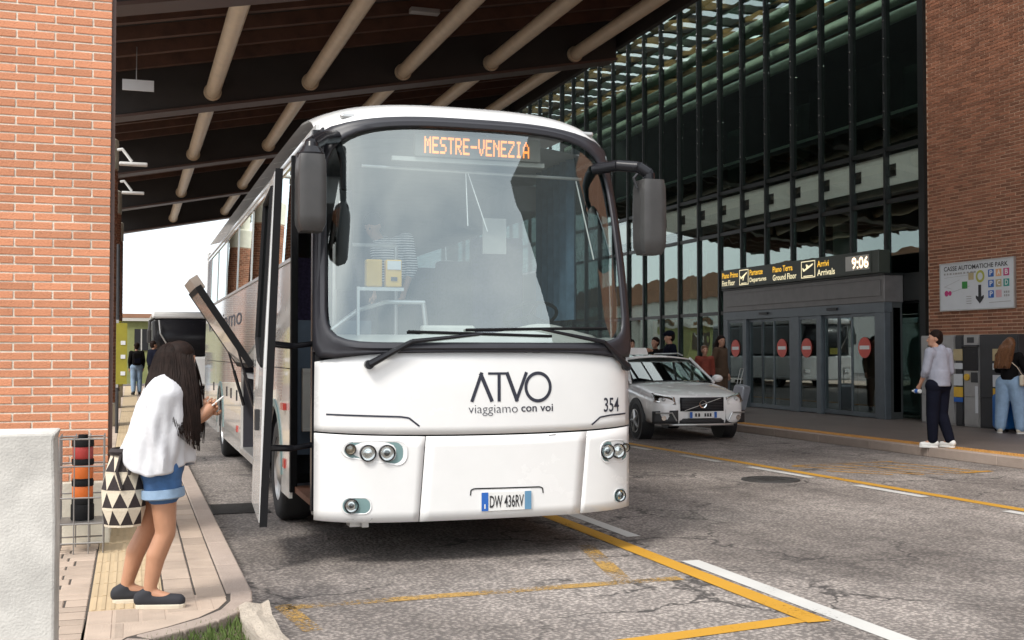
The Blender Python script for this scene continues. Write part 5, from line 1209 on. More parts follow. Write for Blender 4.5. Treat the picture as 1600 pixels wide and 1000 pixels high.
tx_ = MB(); put_text(tx_, 'C.17', lambda a, b: (-.45 + a, 2.535 + b * .35, 1.59 + b), .26, .07, .03); o = tx_.build('roof_sign_lettering', 'ink_black', ts, local=True, fix=False); o['kind'] = 'stuff'

# ================================================================== PEOPLE
def vadd(a, b): return (a[0] + b[0], a[1] + b[1], a[2] + b[2])
def person(label, loc, rz, h=1.72, J=None, top='navy_cloth', sleeve=1, bottom='denim_light', shorts=False, shoe='shoe_white', sole='shoe_white', hair='hair_dark', style='short', skin='skin', vox=.016, group=None, top_extra=None, tw=1.0, bw=1.0, cap=None, hood=False, shirt_low=0.0, nolegs=False):
    """local frame: faces +Y, +X is the person's right"""
    s = h / 1.70
    D = dict(pel=(0, 0, .93), spi=(0, 0, 1.12), che=(0, .0, 1.30), nec=(0, .0, 1.44), hea=(0, .02, 1.585),
             shR=(.175, -.01, 1.385), shL=(-.175, -.01, 1.385), elR=(.225, -.04, 1.11), elL=(-.225, -.04, 1.11), wrR=(.215, .05, .87), wrL=(-.215, .05, .87), haR=(.21, .08, .80), haL=(-.21, .08, .80),
             hiR=(.09, 0, .90), hiL=(-.09, 0, .90), knR=(.10, .015, .49), knL=(-.10, .015, .49), anR=(.10, -.02, .09), anL=(-.10, -.02, .09), toR=(.12, .14, .035), toL=(-.12, .14, .035), face=(0, 1, 0))
    if J: D.update(J)
    fdir = Vector(D.pop('face')).normalized()
    D = {k: Vector(v) * s for k, v in D.items()}
    t = thing('person', label, 'person', loc, rz, group)
    b = MB(); C = b.capsule; q = s
    C(D['pel'], D['spi'], .125 * q, .115 * q); C(D['spi'], D['che'], .115 * q, .13 * q); C(D['che'], D['nec'], .10 * q, .05 * q); C(D['nec'], D['hea'] - Vector((0, 0, .03)), .052 * q, .05 * q)
    C(D['che'], D['shR'], .09 * q, .06 * q); C(D['che'], D['shL'], .09 * q, .06 * q)
    for e in 'RL':
        C(D['sh' + e], D['el' + e], .055 * q, .042 * q); C(D['el' + e], D['wr' + e], .042 * q, .027 * q); C(D['wr' + e], D['ha' + e], .028 * q, .034 * q)
        C(D['pel'], D['hi' + e], .11 * q, .105 * q); C(D['hi' + e], D['kn' + e], .092 * q * bw, .058 * q); C(D['kn' + e] , D['kn' + e] * .62 + D['an' + e] * .38 + Vector((0, -.018, 0)), .057 * q, .058 * q)
        C(D['kn' + e] * .62 + D['an' + e] * .38 + Vector((0, -.018, 0)), D['an' + e], .056 * q, .035 * q); C(D['an' + e], D['to' + e], .036 * q, .03 * q)
    # head: skull, jaw, nose, ears
    hc = D['hea']; side = fdir.cross(Vector((0, 0, 1))).normalized(); upv = side.cross(fdir).normalized()
    mtx = lambda a, f, u_: hc + side * a * q + fdir * f * q + upv * u_ * q
    b.ball(mtx(0, -.015, .025), .092 * q, 16, 12, sc=(.88, 1.0, 1.05)); b.capsule(mtx(0, .02, .0), mtx(0, .045, -.075), .072 * q, .045 * q)
    b.capsule(mtx(0, .075, .005), mtx(0, .098, -.028), .010 * q, .016 * q)
    for sg in (-1, 1): b.capsule(mtx(.078 * sg, -.01, .012), mtx(.08 * sg, -.012, -.022), .015 * q, .012 * q)
    ex = MB()
    for e, sg in (('R', 1), ('L', -1)):
        # fingers and thumb leave the palm in the direction of the hand
        d = (D['ha' + e] - D['wr' + e]).normalized(); acr = d.cross(Vector((sg, .2, 0))).normalized(); palm = D['ha' + e]; inw = d.cross(acr)
        for k in range(4):
            off = acr * (k - 1.5) * .017 * q; ln = (.030, .036, .034, .026)[k] * q
            p0 = palm + off + d * .02 * q; p1 = p0 + d * ln + inw * .008; p2 = p1 + d * ln * .7 + inw * .022
            ex.capsule(p0, p1, .0095 * q, .009 * q, 8); ex.capsule(p1, p2, .009 * q, .007 * q, 8)
        p0 = palm - acr * .026 * q; p1 = p0 - acr * .024 * q + d * .02 * q; ex.capsule(p0, p1, .011 * q, .010 * q, 8); ex.capsule(p1, p1 + d * .026 * q, .010 * q, .008 * q, 8)
    # eyes
    fused('body', b, vox * .75, skin, t, 4, ex)
    eye = MB()
    for sg in (-1, 1): eye.ball(mtx(.032 * sg, .073, .022), .0105 * q, 8, 6)
    eye.build('eyes', 'ink_black', t, smooth=True, local=True)
    # shoes
    for e in 'RL':
        sh = MB(); an, to = D['an' + e], D['to' + e]; dd = Vector((to.x - an.x, to.y - an.y, 0)).normalized(); heel = an - dd * .045 * q
        z0 = min(to.z, an.z) - .0
        sh.capsule((heel.x, heel.y, an.z - .035 * q), (to.x, to.y, to.z + .005), .045 * q, .040 * q); sh.capsule((an.x, an.y, an.z + .0), (heel.x, heel.y, an.z - .03 * q), .042 * q, .045 * q)
        so1 = fused('shoe', sh, .011, shoe, t, 3)
        sl2 = MB(); pd = Vector((-dd.y, dd.x, 0)); bz = min(an.z - .085 * q, to.z - .038 * q)
        tip = Vector((to.x, to.y, 0)) + dd * .038 * q; hb = Vector((heel.x, heel.y, 0)) - dd * .03 * q; pl_ = []
        L_ = (tip - hb).length
        for a in lin(0, 2 * math.pi, 24)[:-1]:
            c_, s_1 = sup(a, 3); p_ = (tip + hb) / 2 + dd * c_ * L_ / 2 + pd * s_1 * .048 * q; pl_.append((p_.x, p_.y))
        sl2.prism(pl_, lambda a, b_: (a, b_, bz), lambda a, b_: (a, b_, bz + .028 * q)).build('sole', sole, so1, local=True, bevel=.005)
    # trousers or shorts
    if bottom:
        tb = MB(); C = tb.capsule
        C(D['pel'], D['spi'] * .75 + D['pel'] * .25 - Vector((0, 0, .06)), .140 * q, .128 * q)
        for e in 'RL':
            C(D['pel'] - Vector((0, 0, .02)), D['hi' + e], .13 * q, .125 * q)
            if shorts:
                m_ = D['hi' + e] * .68 + D['kn' + e] * .32; C(D['hi' + e], m_, .112 * q * bw, .108 * q * bw)
            else:
                C(D['hi' + e], D['kn' + e], .110 * q * bw, .092 * q * bw); lo = D['an' + e] * .93 + D['kn' + e] * .07; C(D['kn' + e], lo, .092 * q * bw, .072 * q * bw)
        fused('shorts' if shorts else 'trousers', tb, vox * .8, bottom, t, 5)
    # top
    if top:
        tb = MB(); C = tb.capsule; w2 = tw
        hem = D['pel'] * (1 - shirt_low * .5) + D['spi'] * 0 if False else D['pel'] + Vector((0, 0, .03 - shirt_low))
        tb.cyl(hem, D['spi'], .152 * q * w2, .148 * q * w2, 20); C(D['spi'], D['che'], .145 * q * w2, .15 * q * w2); C(D['che'], D['nec'] - Vector((0, 0, .03)), .12 * q, .066 * q)
        C(D['che'], D['shR'], .11 * q, .076 * q); C(D['che'], D['shL'], .11 * q, .076 * q)
        for e in 'RL':
            C(D['sh' + e], D['el' + e], .074 * q, .060 * q)
            if sleeve == 1: C(D['el' + e], D['wr' + e] * .92 + D['el' + e] * .08, .060 * q, .043 * q)
            elif sleeve == .5: C(D['el' + e], D['wr' + e] * .3 + D['el' + e] * .7, .060 * q, .052 * q)
        if hood: C(D['nec'] + fdir * -.07 * q + Vector((0, 0, -.02)), D['che'] + fdir * -.12 * q + Vector((0, 0, .03)), .075 * q, .06 * q)
        fused('jacket' if sleeve == 1 else 'shirt', tb, vox * .8, top, t, 5)
    # hair
    hb_ = MB()
    hk = .9 if style == 'under' else 1.0; hb_.ball(mtx(0, -.03, .045), .100 * q * hk, 16, 12, sc=(.92, 1.0, .95)); hb_.ball(mtx(0, -.05, .0), .088 * q * hk, 14, 10, sc=(.95, .85, 1.1))
    if style == 'long':
        for sg in (-1, 0, 1):
            pts_ = [mtx(.055 * sg, -.06, .0), mtx(.075 * sg, -.095, -.12), mtx(.085 * sg, -.115, -.28), mtx(.07 * sg, -.12, -.44)]
            for a, b_ in zip(pts_, pts_[1:]): hb_.capsule(a, b_, .068 * q, .062 * q)
    if style == 'bun': hb_.ball(mtx(0, -.10, .08), .05 * q, 10, 8)
    if style != 'bald': 
        ho = fused('hair', hb_, .012, hair, t, 3)
        if style == 'long':
            strands(t, hair, [mtx(0, -.05, .06), mtx(0, -.125, -.06), mtx(0, -.165, -.25), mtx(0, -.165, -.5)], side, .14 * q, 70)
    if cap:
        cm = MB(); cm.ball(mtx(0, -.02, .07), .108 * q, 16, 10, sc=(.92, 1.05, .72)); cm.capsule(mtx(-.03, .09, .07), mtx(.03, .09, .07), .035 * q, .035 * q); fused('cap', cm, .012, cap, t, 3)
    t['_'] = 0; del t['_']
    return t, D, mtx
def strands(t, m, spine, side, wd, n):
    rs = random.Random(4); mb = MB()
    for i in range(n):
        a = rs.uniform(-1, 1); dep = rs.uniform(-.02, .02); w_ = rs.uniform(.004, .009); pts = []
        e = rs.uniform(.82, 1.06)
        for k, p in enumerate(spine):
            kk = k / (len(spine) - 1); q = p.lerp(spine[max(0, k - 1)], 1 - e) if k == len(spine) - 1 else p
            pts.append(q + side * (a * wd * (.45 + .55 * math.sin(min(1, kk * 1.6) * 1.57)) + rs.uniform(-.006, .006)) + Vector((dep * .5, dep, 0)))
        for p, q in zip(pts, pts[1:]): mb.cyl(p, q, w_, w_ * .75, 5, False)
    o = mb.build('hair_strands', m, t, smooth=True, local=True, fix=False); o['kind'] = 'stuff'; return o

# ---- foreground woman, head bowed over her phone
WL = (.10, 7.12, .14)
wom, D, mt_ = person('woman in white shawl and denim shorts reading her phone, head bowed', WL, R(-100), 1.70, dict(
    pel=(.0, .075, .83), spi=(.0, .065, 1.0), che=(0, .085, 1.18), nec=(0, .125, 1.31), hea=(0, .172, 1.41), face=(0, .80, -.60),
    shR=(.125, .09, 1.24), shL=(-.125, .09, 1.24), elR=(.135, .12, 1.03), elL=(-.15, .15, 1.02), wrR=(.07, .30, 1.10), wrL=(-.05, .31, 1.09), haR=(.035, .345, 1.145), haL=(-.02, .35, 1.135),
    hiR=(.085, .09, .80), hiL=(-.085, .06, .80), knR=(.08, .115, .43), knL=(-.08, -.015, .43), anR=(.085, .025, .085), anL=(-.085, -.135, .085), toR=(.10, .195, .035), toL=(-.09, .03, .035)),
    top=None, bottom='denim', shorts=True, shoe='shoe_black', sole='shoe_cream', hair='hair_dark', style='under', skin='skin_tan', vox=.011, bw=1.0)
# rolled cuffs of the shorts
for e in 'RL':
    c = D['hi' + e] * .62 + D['kn' + e] * .38; d = (D['kn' + e] - D['hi' + e]).normalized()
    MB().capsule(c - d * .012, c + d * .012, .001, .001)
    cu = MB(); 
    a_ = d.orthogonal().normalized(); b_ = d.cross(a_); prof_ = [(.112, -.03), (.121, -.028), (.123, .02), (.112, .028), (.10, .026)]
    rows_ = [[c + d * h_ + (a_ * math.cos(t) + b_ * math.sin(t)) * r_ for t in lin(0, 2 * math.pi, 28)[:-1]] for r_, h_ in prof_]
    n = 28; cu.add([p for r_ in rows_ for p in r_], [(j * n + i, j * n + (i + 1) % n, (j + 1) * n + (i + 1) % n, (j + 1) * n + i) for j in range(len(rows_) - 1) for i in range(n)])
    cu.build('cuff', 'denim_light', wom, smooth=True, local=True)
# shawl: draped ring loft (rings from shoulder to hem; front/back and hem uneven)
def shawl(a, s):
    # a: angle (0 = front +Y), s: 0 top .. 1 hem
    f, x = math.cos(a), math.sin(a)
    back = max(0, -f); frt = max(0, f)
    ztop = 1.365 - .03 * frt + .0 * back; hem = .765 + .05 * frt + .15 * back ** 1.5 + .012 * math.sin(a * 2 + .6) + .010 * math.sin(a * 5)
    z = ztop + (hem - ztop) * s
    k = math.sin(min(1, s * 4.4) * math.pi / 2)
    rx = .10 + .14 * k + .02 * s; ryb = .05 + .05 * k + .115 * s ** 1.2; ryf = .06 + .10 * k + .03 * s
    w9 = a + 1.1 * s; fold = s * (.016 * math.sin(w9 * 6 + .5) + .010 * math.sin(w9 * 11 + 2 * s) + .006 * math.sin(a * 17 - 2 * s)) + .006 * math.sin(9 * s - 5 * a) * k
    cy = .11 - .05 * s; ry = ryf if f > 0 else ryb
    return ((rx + fold) * x * (1 - .06 * s), cy + (ry + fold) * f, z)
sh_ = MB().grid(shawl, lin(0, 2 * math.pi, 97)[:-1], lin(0, 1, 40), close=True).build('shawl', 'shawl', wom, smooth=True, local=True, solid=.006, fix=False)
# long hair falling forward over both shoulders: guide curves, a sheet between them and strands on top
def catmull(P, n):
    P = [Vector(p) for p in P]; Q = [P[0] * 2 - P[1]] + P + [P[-1] * 2 - P[-2]]; out = []
    for k in range(1, len(Q) - 2):
        for j in range(n):
            t = j / n; p0, p1, p2, p3 = Q[k - 1:k + 3]
            out.append(.5 * ((2 * p1) + (p2 - p0) * t + (2 * p0 - 5 * p1 + 4 * p2 - p3) * t * t + (3 * p1 - p0 - 3 * p2 + p3) * t ** 3))
    return out + [P[-1]]
def hair_sheet(guides, n, seed, parent, m='hair_dark', w0=.0022, w1=.0045):
    G = [catmull(g_, 5) for g_ in guides]; K = len(G[0]); rs = random.Random(seed)
    def at(a, k):
        a = max(0, min(len(G) - 1.0001, a * (len(G) - 1))); i = int(a); return G[i][k].lerp(G[i + 1][k], a - i)
    MB().grid(lambda a, k: at(a, k) - Vector((at(a, k).x, at(a, k).y - .2, .05)).normalized() * .012, lin(0, 1, 24), list(range(int(K * .86)))).build('hair_fall', m, parent, smooth=True, local=True, solid=.008, fix=False)
    mb = MB(); ctr = Vector((0, .2, 0))
    for i in range(n):
        a = rs.random(); w_ = rs.uniform(w0, w1); end = int(K * rs.uniform(.80, 1.0)) + 1; end = min(end, K); o_ = rs.uniform(.0, .009); ph_ = rs.uniform(0, 6); pts = []
        for k in range(end):
            p = at(a + .018 * math.sin(k * .35 + ph_), k); d = Vector((p.x, p.y - .2, .1)).normalized(); pts.append(p + d * o_)
        for j, (p, q_) in enumerate(zip(pts, pts[1:])): mb.cyl(p, q_, w_ * (1 - .5 * j / K), w_ * (1 - .5 * (j + 1) / K), 4, False)
    o = mb.build('hair_strands', m, parent, smooth=True, local=True, fix=False); o['kind'] = 'stuff'
NG = [[(-.005, .10, 1.505), (.03, .075, 1.46), (.07, .05, 1.37), (.13, .035, 1.28), (.185, .045, 1.19), (.215, .06, 1.12)],
      [(.0, .15, 1.528), (.06, .115, 1.49), (.11, .10, 1.38), (.17, .10, 1.27), (.215, .115, 1.17), (.235, .13, 1.07)],
      [(.005, .21, 1.535), (.085, .18, 1.49), (.125, .18, 1.38), (.185, .19, 1.26), (.22, .21, 1.12), (.215, .24, 1.0)],
      [(.0, .265, 1.525), (.075, .255, 1.47), (.115, .27, 1.37), (.16, .295, 1.22), (.175, .32, 1.05), (.165, .335, .92)],
      [(.0, .30, 1.50), (.05, .315, 1.44), (.085, .34, 1.34), (.11, .365, 1.19), (.12, .375, 1.03), (.11, .37, .90)]]
NG = [[(x * .86, y_ - .03 - .035 * max(0, (y_ - .1) / .27), z_) for x, y_, z_ in g_] for g_ in NG]
hair_sheet(NG, 420, 3, wom)
hair_sheet([[(-x, y_, z_) for x, y_, z_ in g_] for g_ in NG], 60, 5, wom)
# face mask, bracelet, phone
mk = MB(); mk.ball(mt_(0, .09, -.045), .055, 14, 10, sc=(1.0, .75, .95)); mk.build('face_mask', 'mask_blue', wom, smooth=True, local=True)
MB().lathe([(.033, -.006), (.038, -.006), (.038, .006), (.033, .006), (.033, -.006)], tuple(D['wrR']), 'y', 16).build('bracelet', 'bag_dark', wom, smooth=True, local=True)
ph = thing('phone', 'white phone held in the hands of the woman in the shawl', 'phone', (wom.location.x, wom.location.y, wom.location.z), R(-100))
pm_ = MB().box(-.036, .036, -.005, .005, -.075, .075).build('case', 'shoe_white', ph, local=True, bevel=.004); pm_.location = (.008, .375, 1.17); pm_.rotation_euler = (R(-50), 0, 0)
# ---- patterned bucket bag at her hip
bg_ = thing('bucket_bag', 'cream and black triangle patterned bucket bag hanging behind the woman', 'bag', WL, R(-100))
NB, NR_ = 9, 4; bc = (.07, -.125); prf = [(.475, .105), (.575, .125), (.675, .122), (.78, .108), (.89, .07)]
def bpt(i, z, r_): a = 2 * math.pi * i / NB; return (bc[0] + r_ * .85 * math.cos(a), bc[1] + r_ * math.sin(a), z)
cream, dark = MB(), MB()
for r_ in range(NR_):
    (z0, ra), (z1, rb) = prf[r_], prf[r_ + 1]
    for i in range(NB):
        o_ = .5 * (r_ % 2)
        dark.add([bpt(i + o_, z0 + .012, ra), bpt(i + 1 + o_, z0 + .012, ra), bpt(i + .5 + o_, z1, rb)], [(0, 1, 2)])
        cream.add([bpt(i + .5 + o_, z1, rb), bpt(i + 1 + o_, z0 + .012, ra), bpt(i + 1.5 + o_, z1, rb)], [(0, 1, 2)])
        cream.add([bpt(i + o_, z0, ra), bpt(i + 1 + o_, z0, ra), bpt(i + 1 + o_, z0 + .012, ra), bpt(i + o_, z0 + .012, ra)], [(0, 1, 2, 3)])
cream.add([bpt(i, .475, .105) for i in range(NB)], [tuple(range(NB))])
cream.build('canvas', 'bag_cream', bg_, smooth=True, local=True); o = dark.build('triangle_pattern', 'bag_dark', bg_, smooth=True, local=True, fix=False); o['kind'] = 'stuff'
dc = MB(); dc.lathe([(.075, .0), (.085, .02), (.07, .04)], (bc[0], bc[1], .885), 'z', 18)
dc.build('drawstring_neck', 'bag_dark', bg_, smooth=True, local=True)
MB().tube([(bc[0] + .07, bc[1], .90), (bc[0] + .10, bc[1] - .02, .80), (bc[0] + .11, bc[1] + .01, .70)], .009, 6).tube([(bc[0] + .06, bc[1] + .04, .90), (bc[0] + .11, bc[1] + .05, .78)], .009, 6).build('tassel', 'bag_dark', bg_, smooth=True, local=True)
MB().tube([(bc[0], bc[1] + .06, .90), (.12, -.02, 1.0), (.15, .05, 1.2), (.14, .08, 1.30)], .012, 6).build('strap', 'bag_dark', bg_, smooth=True, local=True)

# ---- man in grey hoodie (back turned, looking left)
man, D2, m2 = person('man in grey hoodie and dark trousers walking away on the tactile strip', (11.85, 14.86, .146), R(8), 1.80, dict(
    che=(0, .03, 1.30), nec=(0, .04, 1.45), hea=(-.01, .06, 1.585), face=(-.8, .6, .0), elL=(-.225, .02, 1.12), wrL=(-.19, .16, .92), haL=(-.175, .21, .87), elR=(.22, -.02, 1.11), wrR=(.16, .12, .95), haR=(.14, .17, .92),
    knR=(.09, .03, .49), anR=(.12, -.10, .10), toR=(.10, .05, .04), knL=(-.09, .03, .49), anL=(-.06, .06, .09), toL=(-.16, .17, .035)),
    top='hoodie_grey', sleeve=.5, bottom='navy_cloth', shoe='shoe_white', hair='hair_dark', style='short', hood=True, tw=1.12, shirt_low=.07, vox=.014)
bt = thing('water_bottle', 'small blue and white bottle held by the man in the hoodie', 'bottle', (11.85, 14.86, .146), R(8))
MB().lathe([(0, -.07), (.032, -.07), (.034, .04), (.014, .075), (.014, .095), (0, .095)], (-.19, .25, .865), 'y', 16).build('bottle_body', 'plate_white', bt, smooth=True, local=True)
MB().lathe([(.035, -.04), (.0352, .02)], (-.19, .25, .865), 'y', 16).build('bottle_label', 'plate_blue', bt, smooth=True, local=True)
# ---- long-haired woman at the machine
w2_, D3, m3 = person('long-haired woman in black top and pale jeans at the ticket machines', (15.15, 17.05, .146), R(-62), 1.72, dict(
    hea=(0, .05, 1.58), face=(.1, .9, -.35), elR=(.24, .10, 1.13), wrR=(.16, .30, 1.16), haR=(.14, .36, 1.2), elL=(-.24, .08, 1.13), wrL=(-.16, .27, 1.12), haL=(-.14, .33, 1.14),
    hiR=(.10, 0, .9), hiL=(-.10, 0, .9), knR=(.15, .02, .49), knL=(-.14, .02, .49), anR=(.19, -.02, .09), anL=(-.17, -.02, .09), toR=(.27, .12, .035), toL=(-.24, .13, .035)),
    top='black_cloth', bottom='denim_light', shoe='shoe_cream', hair='hair_brown', style='long', bw=1.3, tw=1.0, vox=.014)
hb2 = thing('shoulder_bag', 'small beige shoulder bag hanging at the hip of the long-haired woman', 'bag', (15.15, 17.05, .146), R(-62))
MB().box(.22, .30, -.16, .06, .86, 1.06).build('pouch', 'bag_cream', hb2, local=True, bevel=.03)
MB().tube([(.26, -.08, 1.05), (.20, -.17, 1.2), (.03, -.19, 1.36), (-.1, -.14, 1.44)], .008, 6).build('strap', 'bag_cream', hb2, local=True, smooth=True)
def suitcase(label, loc, rz, m, tilt=0, w_=.42, d=.25, h=.60, hand=.35):
    t = thing('suitcase', label, 'suitcase', loc, rz)
    t.rotation_euler = (tilt, 0, rz)
    MB().box(-w_ / 2, w_ / 2, -d / 2, d / 2, .05, .05 + h).build('shell', m, t, local=True, bevel=.04)
    r = MB()
    for i in range(6): x = -w_ / 2 + (i + .5) * w_ / 6; r.box(x - .014, x + .014, -d / 2 - .006, d / 2 + .006, .10, h)
    r.build('ribs', m, t, local=True, bevel=.003)
    for x in (-w_ / 2 + .05, w_ / 2 - .05):
        for y in (-d / 2 + .05, d / 2 - .05): MB().cyl((x - .012, y, .028), (x + .012, y, .028), .028, n=14).build('wheel', 'black_rubber', t, local=True)
    MB().tube([(-.11, d / 2 - .02, .05 + h), (-.11, d / 2 - .02, .05 + h + hand), (.11, d / 2 - .02, .05 + h + hand), (.11, d / 2 - .02, .05 + h)], .010, 6).build('pull_handle', 'alu', t, local=True, smooth=True)
    return t
suitcase('blue suitcase standing against the machines between the long-haired woman and the wall', (15.5, 17.55, .141), R(80), 'suit_blue', 0, .46, .28, .64, .05)
suitcase('second blue suitcase to the right of the long-haired woman', (15.5, 16.93, .141), R(75), 'suit_blue', 0, .48, .30, .72, .05)
suitcase('dark blue suitcase cut off by the right edge near the kerb', (12.85, 13.2, .141), R(30), 'suit_blue', 0, .4, .25, .5, .0)
# ---- people by the taxi
person('woman with long black hair in dark coat pulling a silver suitcase', (13.55, 24.9, .146), R(-150), 1.86, dict(face=(.5, .8, 0), elR=(.26, -.05, 1.12), wrR=(.28, -.12, .9), haR=(.28, -.15, .84)), top='brown_cloth', bottom='brown_cloth', shoe='shoe_black', sole='shoe_black', hair='hair_dark', style='long', vox=.02, shirt_low=.18, tw=1.05)
suitcase('silver suitcase tilted behind the woman in the dark coat', (14.2, 25.3, .15), R(40), 'suit_silver', R(14), .45, .27, .62, .4)
person('child in red jacket beside the woman in the dark coat', (12.85, 24.4, .146), R(170), 1.62, dict(face=(0, 1, 0)), top='red_cloth', bottom='navy_cloth', shoe='shoe_black', sole='shoe_black', hair='hair_brown', style='short', vox=.02)
person('man in navy jacket and cap standing behind the taxi', (12.05, 24.6, .146), R(80), 1.95, dict(face=(0, 1, -.1)), top='navy_cloth', bottom='black_cloth', shoe='shoe_black', sole='shoe_black', hair='hair_dark', cap='navy_cloth', vox=.02)
person('dark-haired man reaching over the taxi roof beside the man in the cap', (12.05, 25.4, .146), R(120), 1.82, dict(elL=(-.3, .15, 1.25), wrL=(-.2, .4, 1.4), haL=(-.17, .46, 1.42)), top='black_cloth', bottom='navy_cloth', shoe='shoe_black', sole='shoe_black', hair='hair_dark', vox=.02)
person('person in sunglasses half hidden behind the taxi sign', (11.95, 26.6, .146), R(180), 1.78, None, top='black_cloth', bottom='navy_cloth', shoe='shoe_black', sole='shoe_black', hair='hair_dark', style='bun', vox=.02)
# ---- people far down the pavement
person('man in black jacket and pale jeans walking away down the pavement', (.18, 42.0, .146), R(5), 1.78, dict(knR=(.1, .06, .49), anR=(.1, .02, .09), knL=(-.1, .0, .49), anL=(-.1, -.1, .1)), top='black_cloth', bottom='denim_light', shoe='shoe_black', sole='shoe_black', hair='hair_dark', vox=.024)
bp_ = thing('backpack', 'black backpack on the man walking away down the pavement', 'backpack', (.18, 42.0, .146), R(5)); b_ = MB().box(-.15, .15, -.32, -.16, 1.05, 1.45).build('pack', 'black_cloth', bp_, local=True, bevel=.05)
MB().box(-.11, .11, -.36, -.322, 1.08, 1.25).build('front_pocket', 'navy_cloth', bp_, local=True, bevel=.02)
person('man in navy sweater waiting by the white coach behind', (.68, 39.0, .146), R(-60), 1.82, dict(face=(.2, 1, 0)), top='navy_cloth', bottom='black_cloth', shoe='shoe_black', sole='shoe_black', hair='hair_dark', tw=1.15, vox=.024)
person('person in grey top behind the man in the navy sweater', (1.05, 41.0, .146), R(150), 1.70, None, top='hoodie_grey', bottom='navy_cloth', shoe='shoe_black', sole='shoe_black', hair='hair_brown', vox=.024)

person('person in striped shirt standing inside the coach behind the windscreen', (2.3, 10.45, 1.365), R(120), 1.58, dict(che=(0, .12, 1.26), nec=(0, .2, 1.38), hea=(0, .27, 1.5), face=(0, .8, -.6)), top='striped', sleeve=.5, bottom='black_cloth', shoe='shoe_black', sole='shoe_black', hair='hair_dark', vox=.02)

# ================================================================== SMALL THINGS
# concrete barrier in the left foreground
cb = MB()
cb.grid(lambda a, z: (-1.0 + .70 * a[0] * (1 if z < 1.24 else .985) + (.012 if z > 1.24 else 0), 5.3 + .34 * a[1], z), [(0, 0), (1, 0), (1, 1), (0, 1)], [.141, .5, .9, 1.24, 1.275], close=True)
cb.f.append((16, 17, 18, 19)); cb.m.append(0)
cbo = cb.build('concrete_barrier', 'concrete', bevel=.012); tag(cbo, 'weathered pale concrete barrier cut off at the bottom left', 'barrier')
# wire cage with a striped post
cg = thing('wire_cage', 'square wire mesh basket standing in front of the brick pillar', 'basket', (-.335, 9.2, .14))
x0, x1, y0, y1 = -.49, -.185, 9.03, 9.36
for zz in (.22, .36, .55, .78, .98):
    MB().tube([(x0, y0, zz), (x1, y0, zz), (x1, y1, zz), (x0, y1, zz), (x0, y0, zz)], .006, 6).build('hoop', 'wire', cg, smooth=True)
for i in range(4):
    x = x0 + (x1 - x0) * i / 3
    for y in (y0, y1): MB().cyl((x, y, .142), (x, y, 1.0), .005, n=6).build('upright', 'wire', cg, smooth=True)
for i in (1, 2):
    for x in (x0, x1): MB().cyl((x, y0 + (y1 - y0) * i / 3, .142), (x, y0 + (y1 - y0) * i / 3, 1.0), .005, n=6).build('upright', 'wire', cg, smooth=True)
MB().box(x0, x1, y0, y1, .36, .372).build('tray', 'wire', cg)
ps = thing('striped_post', 'stack of black, red and orange bands inside the wire basket', 'post', (-.335, 9.19, .37))
zz = .374
for i, (h, m, r) in enumerate(((.115, 'black_rubber', .083), (.05, 'black_rubber', .077), (.085, 'band_orange', .074), (.045, 'black_rubber', .078), (.012, 'black_rubber', .074), (.10, 'band_orange', .074), (.045, 'black_rubber', .079), (.09, 'band_red', .073), (.06, 'black_rubber', .078), (.03, 'black_rubber', .035))):
    MB().lathe([(0, 0), (r * .97, 0), (r, .006), (r, h - .008), (r * .97, h - .001), (0, h - .001)], (-.335, 9.19, zz), 'z', 26).build('band', m, ps, smooth=True); zz += h
# yellow timetable banner and brackets on the column
bn = thing('timetable_banner', 'yellow timetable banner hanging on the brick column', 'banner', (-.15, 22.4, .9))
MB().box(-.26, -.22, 21.9, 22.8, .98, 2.2).build('frame', 'alu', bn)
MB().grid(lambda y, z: (-.20 + .05 * math.sin((y - 21.9) * 3.4) , y, z), lin(21.9, 22.8, 8), [1.0, 2.18]).build('banner_sheet', 'banner_yellow', bn, smooth=True, solid=.006, fix=False)
for zb in (1.2, 1.5, 1.75): MB().box(-.18, -.10, 21.885, 21.895, zb, zb + .07).build('printed_block', 'board_white', bn)
MB().box(-.26, -.07, 21.897, 21.93, 1.04, 2.14).build('front_sheet', 'banner_yellow', bn)
MB().cyl((-.24, 22.3, .14), (-.24, 22.3, 3.6), .03, n=12).build('post', 'machine_dark', bn)
for i, (Y, zb) in enumerate(((24.2, 5.35), (30.5, 5.6))):
    f = thing('flood_lamp', ('slim white lamp on a bracket beside the nearest column capital', 'slim white lamp farther along the canopy edge')[i], 'lamp', (-.1, Y, zb))
    MB().tube([(-.3, Y, zb + .3), (-.2, Y, zb + .32), (-.02, Y, zb + .08)], .03, 8).build('bracket', 'white_paint', f, smooth=True)
    MB().box(-.26, .28, Y - .1, Y + .1, zb, zb + .06).build('lamp_body', 'white_paint', f, bevel=.02)
nb = thing('notice_plate', 'pale grey notice plate hung under the canopy beside the pillar', 'sign', (.12, 22.2, 7.0)); 
MB().box(-.2, .36, 22.4, 22.44, 6.48, 6.68).build('plate', 'board_white', nb); MB().cyl((.05, 22.42, 6.68), (.05, 22.42, 7.3), .01, n=6).build('hanger', 'wire', nb)
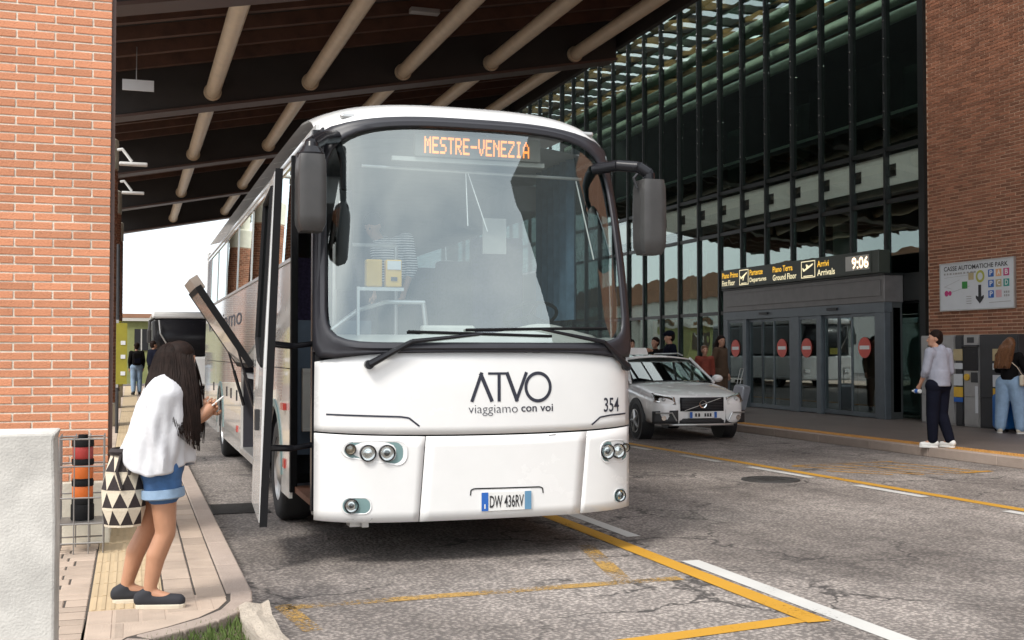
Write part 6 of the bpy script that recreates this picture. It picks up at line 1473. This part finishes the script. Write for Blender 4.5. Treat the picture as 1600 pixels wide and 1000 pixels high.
# second coach behind
b2 = thing('parked_coach', 'second white coach with dark windscreen parked behind the first', 'coach', (1.95, 46.5, 0))
X0, X1, Y0_, Y1_ = .72, 3.2, 44.5, 55.5
MB().box(X0, X1, Y0_ + .1, Y1_, .35, 1.45).build('lower_body', 'bus_white', b2, bevel=.08)
MB().box(X0 + .02, X1 - .02, Y0_ + .25, Y1_, 1.452, 2.86).build('upper_body', 'machine_dark', b2, bevel=.1)
MB().box(X0, X1, Y0_ + .2, Y1_, 2.862, 3.12).build('roof', 'bus_white', b2, bevel=.08)
MB().grid(lambda u, z: ((X0 + X1) / 2 + u * 1.16, Y0_ + .1 + .12 * u * u + .06 * (z - 1.5), z), lin(-1, 1, 10), [1.5, 2.2, 2.84]).build('windscreen', 'black_gloss', b2, smooth=True, solid=.02, fix=False)
for x in (X0 + .15, X1 - .4): MB().box(x, x + .25, Y0_ + .06, Y0_ + .1, .7, .85).build('headlamp', 'chrome', b2)
MB().tube([(X0 + .06, Y0_ + .2, 2.85), (X0 - .08, Y0_ - .1, 2.75), (X0 - .1, Y0_ - .15, 2.4)], .05, 8).build('mirror_arm', 'mirror_plastic', b2, smooth=True)
MB().box(X0 - .18, X0 - .02, Y0_ - .22, Y0_ - .08, 1.95, 2.45).build('mirror_pod', 'mirror_plastic', b2, bevel=.04)
MB().tube([(X0 + .25, Y0_ + .1, 2.8), (X0 + .3, Y0_ + .05, 2.3), (X0 + .65, Y0_ + .05, 1.7)], .03, 6).build('wiper_arm', 'alu', b2, smooth=True)
MB().box(X0 + .75, X0 + 1.2, Y0_ + .02, Y0_ + .05, 1.52, 1.8).build('route_card', 'banner_yellow', b2)
for yv in (Y0_ + 2.3, Y1_ - 3): 
    for x in (X0 + .02, X1 - .32): wheel(x, yv, 1, b2, .48, .28)
# low building and street sign far left
fb = thing('far_kiosk', 'olive green kiosk with dark window far behind the coach', 'building', (.4, 62, 0))
MB().box(-2.6, 1.2, 62, 66, 0, 3.2).build('wall', 'far_green', fb); MB().box(-2.7, 1.3, 61.8, 66.2, 3.2, 3.35).build('roof', 'far_wall', fb)
MB().box(.15, .85, 61.95, 61.99, 1.7, 2.8).build('window', 'ink_black', fb); MB().box(.46, .52, 61.93, 61.948, 1.7, 2.8).build('glazing_bar', 'far_wall', fb)
fh = thing('far_building', 'pale low building along the far end of the forecourt', 'building', (10, 120, 0))
MB().box(-40, 60, 120, 130, 0, 5).build('wall', 'far_wall', fh); MB().box(-40.5, 60.5, 119.5, 130.5, 5, 5.4).build('roof', 'far_roof', fh)
